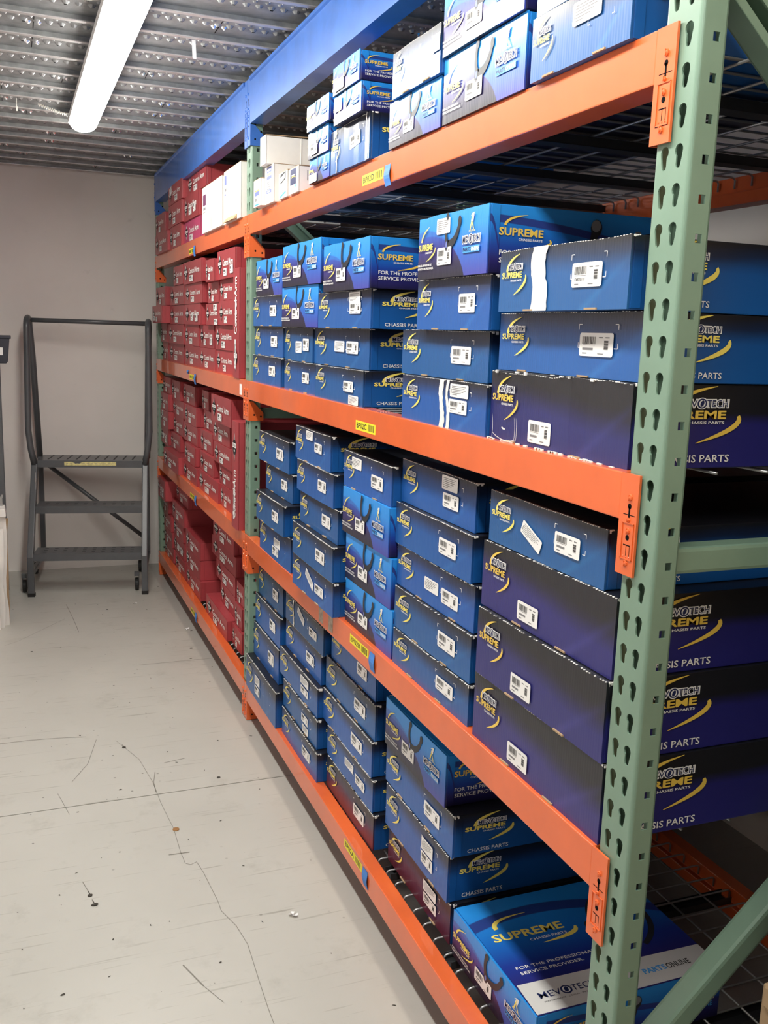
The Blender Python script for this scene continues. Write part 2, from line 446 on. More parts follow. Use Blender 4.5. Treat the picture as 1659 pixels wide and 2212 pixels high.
for k in range(110):
    x, y = rnd.uniform(-.95, .0), rnd.uniform(.2, 4.6)
    r = rnd.uniform(.0015, .006)*(1 if rnd.random() < .85 else 1.7); a0 = rnd.uniform(0, 6.28); e = rnd.uniform(.3, .9)
    ps = []
    for j in range(6):
        a = 2*pi*j/6; q = rnd.uniform(.6, 1.1)
        px, py = r*q*cos(a), r*e*q*sin(a)
        ps.append((x+px*cos(a0)-py*sin(a0), y+px*sin(a0)+py*cos(a0), FZ+.0009))
    mb.quad(ps)
stuff(mb.build('dirt_flecks', DEBRIS, floor))
# walls
mb = MB(); mb.box(-1.8, 1.55, 5.19, 5.29, 0, 2.75); struct(mb.build('wall_back', WALL))
mb = MB(); mb.box(1.32, 1.42, -4.0, 5.19, 0, 2.75); struct(mb.build('wall_right', WALL))
mb = MB(); mb.box(-1.8, -1.7, -4.0, 5.19, 0, 2.75); struct(mb.build('wall_left', WALL))

mb = MB(); mb.box(-1.8, 1.55, -4.1, -4.0, 0, 2.75); struct(mb.build('wall_front', WALL))
# ceiling: steel deck, one plank per 217 mm with punched cones, slots and folded lips
mb = MB(); mb.box(-1.8, 1.55, -4.0, 5.29, CEIL+.075, CEIL+.10)
ceiling = struct(mb.build('ceiling', DARKSTEEL))
PITCH = .2265
def plank_mesh(seams):
    mb = MB(); z0, z1 = CEIL, CEIL+.022; L0, L1 = -1.69, 1.315; W = PITCH-.002
    mb.box(L0, L1, 0, W, z1, z1+.004)                    # web
    mb.box(L0, L1, 0, .003, z0+.002, z1); mb.box(L0, L1, W-.003, W, z0, z1)   # legs
    mb.box(L0, L1, W-.022, W-.003, z0, z0+.003, 1)       # returned lip
    n = int((L1-L0)/.0375)
    for k in range(n):
        x = L0+.02+k*.0375
        mb.cone((x, .112, z1), (0,0,-1), .0125, .0050, .008, 8, 0, False)
        mb.quad([(x-.0045,.112-.0045,z1-.0079),(x-.0045,.112+.0045,z1-.0079),(x+.0045,.112+.0045,z1-.0079),(x+.0045,.112-.0045,z1-.0079)], 0 if k % 3 else 2)
        # punched slot beside the leg with its bent tongues
        mb.quad([(x-.009,.020,z1-.0006),(x-.009,.040,z1-.0006),(x+.007,.040,z1-.0006),(x+.007,.020,z1-.0006)], 2)
        mb.quad([(x+.007,.018,z1),(x+.007,.042,z1),(x+.014,.042,z1-.010),(x+.014,.018,z1-.010)], 1)
        mb.quad([(x-.009,.042,z1),(x-.009,.018,z1),(x-.012,.018,z1-.009),(x-.012,.042,z1-.009)], 1)
        mb.cone((x+.018, .078, z1), (0,0,-1), .009, .005, .004, 7, 0, True)
    for x in seams:
        mb.box(x-.001, x+.001, .022, W-.022, z1-.0012, z1, 2)
        for dx in (-.016, .016):
            mb.cone((x+dx, .132, z1), (0,0,-1), .0095, .006, .006, 8, 3)
            mb.cone((x+dx, .132, z1-.006), (0,0,-1), .004, .003, .003, 6, 3)
    return mb.mesh('plank', [GALV, GALVLIP, HOLE, SCREW])
pm = [plank_mesh(s) for s in ((-.84, -.20), (-.62, .4), (-1.3, -.33), (-.74, .15))]
k = 0
y = 1.7015-25*PITCH
while y + PITCH < 5.28:
    put('plank', pm[(k*3+k//4) % 4], ceiling, (0, y, 0)); y += PITCH; k += 1

# ================================================================ lamps (linear fixtures under the deck)
def lamp(y0, y1, label):
    t = thing('tube_lamp', (-.512, y1, CEIL-.040), label, 'lamp', 'linear ceiling lamps')
    L = y1-y0; mb = MB(); N = 10
    # lens: half round body with a rounded far and near end
    prof = [(.058*cos(pi+pi*k/N), .036*sin(pi+pi*k/N)) for k in range(N+1)]
    stations = [(-.0, .30), (-.010, .62), (-.030, .90), (-.06, 1.0), (-L+.06, 1.0), (-L+.03, .90), (-L+.01, .62), (-L, .30)]
    i0 = len(mb.v)
    for yy, sc in stations: mb.v += [(a*sc, yy, b*sc) for a, b in prof]
    for q in range(len(stations)-1):
        for j in range(N):
            A = i0+q*(N+1)+j; mb.f.append((A, A+1, A+N+2, A+N+1)); mb.mi.append(0)
    for q, rv in ((0, False), (len(stations)-1, True)):
        f = tuple(i0+q*(N+1)+j for j in range(N+1)); mb.f.append(f if rv else tuple(reversed(f))); mb.mi.append(0)
    mb.build('lens', LENS, t, smooth=True)
    mb = MB(); mb.box(-.062, .062, -L+.02, -.02, .0005, .028); mb.build('housing', HOUSING, t, bevel=.004)
    for yy in (-.3, -L+.3):
        mb = MB(); mb.box(-.05, .05, yy-.015, yy+.015, .0285, .0395); mb.build('bracket', GALV, t)
    return t
lamp(1.14, 3.53, 'long white glowing tube lamp under the steel deck at upper left')
lamp(-1.40, 1.04, 'second tube lamp in line, overhead and nearer the viewer, above the frame')

# small things hanging from the deck
mb = MB(); mb.prism([(-.006,0),(.006,0),(.009,-.055),(-.003,-.055)], -.0004, .0004, 'y')
o = mb.build('paper_tag', STICKER); o.location = (-.262, 2.158, CEIL-.0005); tag(o, 'small white paper strip dangling from a deck slot right of the lamp', 'tag')
mb = MB(); mb.tube([(0,0,0),(0,0,-.035)], .0012, 6); mb.box(-.003,.003,-.001,.001,-.05,-.033)
o = mb.build('hanging_tie', PLASTIC); o.location = (-.785, 3.305, CEIL-.0005); tag(o, 'thin white tie hanging from the deck left of the lamp', 'tie')
mb = MB(); pts = []
for q in range(90):
    s = q/89; pts.append((s*.115, .006*cos(q*.9), -.035-s*.030+.006*sin(q*.9)))
mb.tube(pts, .0012, 5)
o = mb.build('coiled_wire', PLASTIC); o.location = (-.70, 3.36, CEIL+.03); tag(o, 'pale coiled wire running along the deck into the lamp', 'wire')

# ================================================================ pallet rack
PI2 = .0508
YB = [(.0515, 2.455), (2.531, 4.878)]       # clear spans of near bay and far bay between posts
YU = [.0135, 2.493, 4.916]                  # post centres
ZL = {'D': 2.0265, 'C': 1.417, 'B': .811, 'A': .197}
DEPTH = .914
def fill_cell(outer, holes):
    """triangulated plate with holes, plus the hole outlines"""
    bm = bmesh.new(); loops = []
    for lp in [outer]+holes:
        vs = [bm.verts.new((a, b, 0)) for a, b in lp]
        for k in range(len(vs)): bm.edges.new((vs[k], vs[(k+1) % len(vs)]))
    bmesh.ops.triangle_fill(bm, use_beauty=True, use_dissolve=False, edges=bm.edges)
    bm.verts.index_update()
    vs = [tuple(v.co[:2]) for v in bm.verts]
    fs = [tuple(v.index for v in f.verts) for f in bm.faces]
    bm.free()
    good = []
    for f in fs:
        c = (sum(vs[i][0] for i in f)/3, sum(vs[i][1] for i in f)/3)
        inside = False
        for h in holes:
            n = len(h); w = False
            for i in range(n):
                (x1,y1),(x2,y2) = h[i], h[(i+1)%n]
                if (y1 > c[1]) != (y2 > c[1]) and c[0] < (x2-x1)*(c[1]-y1)/(y2-y1)+x1: w = not w
            inside |= w
        if not inside:
            a = (vs[f[1]][0]-vs[f[0]][0])*(vs[f[2]][1]-vs[f[0]][1])-(vs[f[2]][0]-vs[f[0]][0])*(vs[f[1]][1]-vs[f[0]][1])
            good.append(f if a > 0 else (f[0], f[2], f[1]))
    return vs, good
def teardrop(ca, top, sg):
    """key-shaped hole: round head, narrower slot with a shoulder on one side (sg)"""
    R1, R2, drop = .0084, .0050, .0182; pts = []
    for k in range(12):
        a = R(-15+(232+15)*k/11); pts.append((R1*cos(a), R1*sin(a)))
    pts.append((-R2, -R1*1.05))
    for k in range(6):
        a = pi+pi*k/5; pts.append((R2*cos(a), -drop+R2*sin(a)))
    pts = [(ca+sg*x, top-R1+y) for x, y in pts]
    return pts if sg > 0 else list(reversed(pts))
HW, T = .038, .0024
FW = HW-.006                                  # flat half width inside the rounded corner
ZTOP = 2.50
HOLE0 = 2.0230                                # height of one hole top
def post_mesh():
    mb = MB()
    k0 = 38
    base = HOLE0-k0*PI2-.041                  # bottom of first cell
    outer = [(-FW, 0), (FW, 0), (FW, PI2), (-FW, PI2)]
    holes = [teardrop(.0140, .041, 1), teardrop(-.0160, .041, -1)]
    vs, fs = fill_cell(outer, holes)
    sq = [(.020,.013),(.031,.013),(.031,.025),(.020,.025)]
    so = [(.006,0),(.041,0),(.041,PI2),(.006,PI2)]
    sv, sf = fill_cell(so, [sq])
    n = int((ZTOP-base)/PI2)
    for k in range(n):
        z = base+k*PI2
        # front (normal -x): a = toward -y
        mb.add(vs, fs, 0, lambda a, b: (0, -a, z+b))
        mb.add(vs, [tuple(reversed(f)) for f in fs], 0, lambda a, b: (T, -a, z+b))
        for h in holes:
            for i in range(len(h)):
                (a,b),(c,d) = h[i], h[(i+1)%len(h)]
                mb.quad([(0,-a,z+b),(0,-c,z+d),(T,-c,z+d),(T,-a,z+b)])
        for sg in (-1, 1):
            o = sf if sg < 0 else [tuple(reversed(f)) for f in sf]
            mb.add(sv, o, 0, lambda a, b: (a, sg*HW, z+b))
            mb.add(sv, [tuple(reversed(f)) for f in o], 0, lambda a, b: (a, sg*(HW-T), z+b))
            for i in range(4):
                (a,b),(c,d) = sq[i], sq[(i+1)%4]
                q = [(a,sg*HW,z+b),(c,sg*HW,z+d),(c,sg*(HW-T),z+d),(a,sg*(HW-T),z+b)]
                mb.quad(q if sg > 0 else list(reversed(q)))
    zt = base+n*PI2
    for sg in (-1, 1):                        # rounded corners and rear lips
        for rr, fl in ((.006, 0), (.006-T, 1)):
            arc = [(.006-rr*cos(pi/2*k/5), sg*(FW+rr*sin(pi/2*k/5))) for k in range(6)]
            for (x1,y1),(x2,y2) in zip(arc, arc[1:]):
                q = [(x1,y1,base),(x2,y2,base),(x2,y2,zt),(x1,y1,zt)]
                mb.quad(q if (sg < 0) ^ bool(fl) else list(reversed(q)))
        mb.box(.041-T, .041, min(sg*HW, sg*(HW-.018)), max(sg*HW, sg*(HW-.018)), base, zt)
    mb.box(.0, .041, -HW, HW, FZ+.006, base)
    return mb.mesh('post', [GREEN])
pmesh = post_mesh()
def bar(mb, p, q, w, d):
    """square tube from p to q in the xz plane, w across, d along y"""
    p, q = Vector(p), Vector(q); t = (q-p).normalized(); n = Vector((-t.z, 0, t.x))*w/2
    poly = [(p+n), (q+n), (q-n), (p-n)]
    mb.prism([(v.x, v.z) for v in poly], p.y-d/2, p.y+d/2, 'y')
for i, (yc, lab) in enumerate(zip(YU, ('green steel upright frame with teardrop holes at the near right',
                                      'green upright frame between the blue and maroon carton bays',
                                      'green upright frame at the far end against the back wall'))):
    t = thing('upright_frame', (0, yc, 0), lab, 'rack frame', 'pallet rack upright frames')
    put('front_post', pmesh, t)
    o = put('rear_post', pmesh, t); o.location = (DEPTH, 0, 0); o.rotation_euler = (0, 0, pi)
    for x0 in (.002, DEPTH-.08):
        mb = MB(); mb.box(x0, x0+.078, -.037, .037, FZ, FZ+.006); mb.build('foot_plate', GREEN, t)
    for z in (1.2915, .28):
        mb = MB(); mb.box(.0415, DEPTH-.0415, -.021, .021, z-.020, z+.020)
        mb.build('horizontal_brace', GREEN, t, bevel=.006)
    mb = MB(); bar(mb, (.042, 0, .395), (DEPTH-.042, 0, 1.165), .042, .042)
    mb.build('diagonal_brace', GREEN, t, bevel=.007)
    mb = MB(); p, q = Vector((.042, 0, 2.105)), Vector((DEPTH-.042, 0, 1.415)); tt = (q-p).normalized(); nn = Vector((-tt.z, 0, tt.x))
    for o1, w1, yy, dd in ((.0, .046, .019, .003), (.0215, .003, .0, .040), (-.0215, .003, .0, .040), (.0165, .012, -.019, .003), (-.0165, .012, -.019, .003)):
        bar(mb, p+nn*o1+Vector((0, yy, 0)), q+nn*o1+Vector((0, yy, 0)), w1, dd)
    mb.build('diagonal_brace', GREEN, t)

def connector_bm(sgn, h, c_top):
    """end plate hooked on a post; sgn=+1 when the beam runs to +y of it. local y=0 at the inner side of the post"""
    mb = MB()
    y0, y1 = (-.036*sgn, .0065*sgn); lo, hi = min(y0, y1), max(y0, y1)
    mb.box(-.0065, -.0025, lo, hi, c_top-h, c_top)
    a, b = sorted((.0025*sgn, .0065*sgn))
    z1 = c_top-.078 if h < .2 else c_top-.16
    poly = [(-.0025, c_top-h), (.052, c_top-h), (.052, c_top-h+.03), (.010, z1), (-.0025, z1)]
    mb.prism(poly, a, b, 'y')
    return mb
def connector(parent, sgn, y, top, m, h=.152):
    mb = connector_bm(sgn, h, top)
    c = mb.build('end_connector', m, parent); c.location = (0, y, 0)
    d = MB(); yc = -.0175*sgn
    for k, fz in enumerate((.23, .45, .56, .88)):
        z = top-h*fz
        r = .0042 if k != 1 else .0028
        d.cone((-.0065, yc, z), (-1,0,0), r*1.25, r*1.1, .0022, 9); d.cone((-.0087, yc, z), (-1,0,0), r*.9, r*.4, .0018, 9)
        d.box(-.0108, -.0087, yc-.0009, yc+.0009, z-r, z+r)
    d.build('rivets', m, c, smooth=False)
    d = MB()
    zz = top-h*.315
    d.prism([(yc+.0042*cos(2*pi*k/12), zz+.0042*sin(2*pi*k/12)) for k in range(12)], -.0068, -.0064, 'x')
    d.box(-.0068, -.0064, yc-.0018, yc+.0018, zz-.017, zz)
    zz = top-h*.625
    d.prism([(yc+.0042*cos(2*pi*k/12), zz+.0042*sin(2*pi*k/12)) for k in range(12)], -.0068, -.0064, 'x')
    for a, b in ((yc-.0075, yc-.0065), (yc+.0005, yc+.0015)):
        d.box(-.0067, -.0064, a, b, top-h*.82, top-h*.70)
    d.box(-.0067, -.0064, yc-.0075, yc+.0085, top-h*.706, top-h*.695)
    for b in (.40, .845):
        d.box(-.0067, -.0064, yc-.014, yc+.014, top-h*b-.0006, top-h*b+.0006)
    d.build('punched_slots', HOLE, c)
    d = MB()
    for a0, a1, b0, b1 in ((-.014, -.0125, .84, .48), (.0125, .014, .84, .48), (-.014, .014, .485, .475), (-.014, .014, .845, .835)):
        d.box(-.0078, -.0064, yc+a0, yc+a1, top-h*b0, top-h*b1)
    for q in (-.007, 0, .007):
        d.cone((-.0065, yc+q, top-h*.815), (-1,0,0), .0016, .0008, .001, 7)
    d.build('pressed_rim', m, c)
    # bolt holes on the side plate
    d = MB(); ys = .0066*sgn
    for x, z in ((.016, top-h+.022), (.042, top-h+.016)) if h < .2 else ((.012, top-h+.022), (.034, top-h+.05), (.012, top-h+.075)):
        ring = [(x+.0038*cos(2*pi*k/10), ys, z+.0038*sin(2*pi*k/10)) for k in range(10)]
        d.quad(ring if sgn < 0 else list(reversed(ring)))
    d.build('bolt_holes', HOLE, c)
def beam(bay, top, label, front=True, blue=False):
    ya, yb = YB[bay]
    t = thing('shelf_beam', (0 if front else DEPTH, 0 if front else ya+yb, 0), label, 'rack beam',
              'blue top beams' if blue else 'orange shelf beams', 0 if front else pi)
    m = BLUEP if blue else ORANGE
    mb = MB()
    if not blue:
        prof = [(-.0065, top-.071), (-.0065, top), (.034, top), (.034, top-.040), (.049, top-.040), (.049, top-.071)]
        mb.prism(prof, ya+.0066, yb-.0066, 'y'); mb.build('rail', m, t, bevel=.0022)
        connector(t, 1, ya, top, m); connector(t, -1, yb, top, m)
    else:
        zb = 2.343; zt = 2.500
        prof = [(-.0065, zb), (-.0065, zt-.014), (-.0125, zt-.010), (-.0125, zt), (.045, zt), (.045, zt-.004), (-.0025, zt-.004), (-.0025, zb+.005), (.050, zb+.005), (.050, zb)]
        mb.prism(prof, ya+.0066, yb-.0066, 'y'); mb.build('rail', m, t)
        connector(t, 1, ya, zt, m, .232); connector(t, -1, yb, zt, m, .232)
    return t
NM = {'D': 'top', 'C': 'upper middle', 'B': 'lower middle', 'A': 'bottom'}
def plate_print(parent, y0, y1, z0, z1, text, name='location_label', x=-.0066):
    p = Print(lambda a, b, e: (x-e, y1-a, z0+b)); W, Hh = y1-y0, z1-z0
    p.rect(0, W, 0, Hh, YELLOW)
    if text: p.text(text, W*.05, W*.56, Hh*.22, Hh*.80, INK, 1, .012)
    else:
        for k in range(4): p.rect(W*(.07+.12*k), W*(.15+.12*k), Hh*.25, Hh*.78, INK, 1)
    xx = W*.64
    for wq in (2,1,3,1,2,2,1,3): 
        p.rect(xx, xx+W*.011*wq, Hh*.18, Hh*.85, INK, 1); xx += W*.011*wq+W*.018
    p.build(name, parent)
def tape_piece(parent, y0, y1, z0, z1, fold=0.0):
    mb = MB(); n = 6
    for k in range(n):
        a, b = z1+(z0-z1)*k/n, z1+(z0-z1)*(k+1)/n
        f = lambda z: -.0074-.004*math.sin((z1-z)/(z1-z0)*3.0)**2
        sh = lambda z: (z1-z)*.12
        mb.quad([(f(a), y1-sh(a), a), (f(b), y1-sh(b), b), (f(b), y0-sh(b), b), (f(a), y0-sh(a), a)])
        mb.quad([(f(a)+.0005, y0-sh(a), a), (f(b)+.0005, y0-sh(b), b), (f(b)+.0005, y1-sh(b), b), (f(a)+.0005, y1-sh(a), a)])
    mb.build('painters_tape', TAPE, parent)
for bay, bn in ((0, 'near bay of blue cartons'), (1, 'far bay of maroon cartons')):
    for L, z in ZL.items():
        b = beam(bay, z, 'orange steel %s shelf beam along the aisle, %s' % (NM[L], bn))
        if bay == 0:
            zc = {'D': 1.983, 'C': 1.371, 'B': .785, 'A': .173}[L]
            plate_print(b, 1.086, 1.232, zc-.0125, zc+.0125, 'BP02'+L)
            if L != 'C': tape_piece(b, 1.040, 1.076, zc-.034, zc+.014)
            if L == 'B':
                for yy in (1.50, 1.405):
                    mb = MB(); mb.box(-.0071, -.0066, yy-.024, yy+.016, z-.062, z-.006)
                    mb.build('old_tape_residue', mat('tape_residue', (.40, .31, .24), .7, noise=.35, nscale=90), b)
        else:
            zc = z-.050
            plate_print(b, 3.61, 3.735, zc-.0125, zc+.0125, '')
            tape_piece(b, 3.555, 3.60, zc-.03, zc+.02)
            if L == 'C':
                tape_piece(b, 3.755, 3.80, zc+.012, zc+.03)
                mb = MB(); mb.box(-.0072, -.0066, 2.565, 2.60, z-.062, z-.020); mb.build('white_label_scrap', STICKER, b)
        beam(bay, z, 'orange steel %s shelf beam at the back of the rack, %s' % (NM[L], bn), False)
    beam(bay, 2.5, 'tall blue steel beam under the deck along the aisle, %s' % bn, True, True)
    beam(bay, 2.5, 'tall blue steel beam under the deck at the back, %s' % bn, False, True)

def deck_mesh(L):
    g = MB()
    x0, x1 = .0405, DEPTH-.0405
    n = int(L/.0610); off = (L-(n-1)*.0610)/2
    for k in range(n):
        y = off+k*.0610
        pts = [(x0, y, -.030), (x0, y, -.010), (x0+.004, y, -.0045), (x0+.012, y, -.003), (x1-.012, y, -.003), (x1-.004, y, -.0045), (x1, y, -.010), (x1, y, -.030)]
        g.tube(pts, .0026, 6)
    x = .075
    while x < x1-.02:
        g.tube([(x, .004, -.0083), (x, L-.004, -.0083)], .0026, 6); x += .102
    c = MB()
    c.box(.0505, DEPTH-.0505, -.020, .020, -.030, -.0285); 
    c.box(.0505, DEPTH-.0505, -.020, -.018, -.030, -.0112); c.box(.0505, DEPTH-.0505, .018, .020, -.030, -.0112)
    return g.mesh('wire_grid', [WIRE], True), c.mesh('support_channel', [DARKSTEEL])
for bay in (0, 1):
    ya, yb = YB[bay]; Ld = (yb-ya-.03)/2
    gm, cm = deck_mesh(Ld)
    for L, z in ZL.items():
        for h in (0, 1):
            t = thing('wire_deck', (0, ya+.012+h*(Ld+.006), z), 'welded wire deck on the %s shelf, %s half of the %s bay' % (NM[L], 'nearer' if h == 0 else 'farther', 'blue carton' if bay == 0 else 'maroon carton'), 'wire deck', 'wire decks')
            put('wire_grid', gm, t)
            for q in (.18, .5, .82): put('support_channel', cm, t, (0, Ld*q, 0))

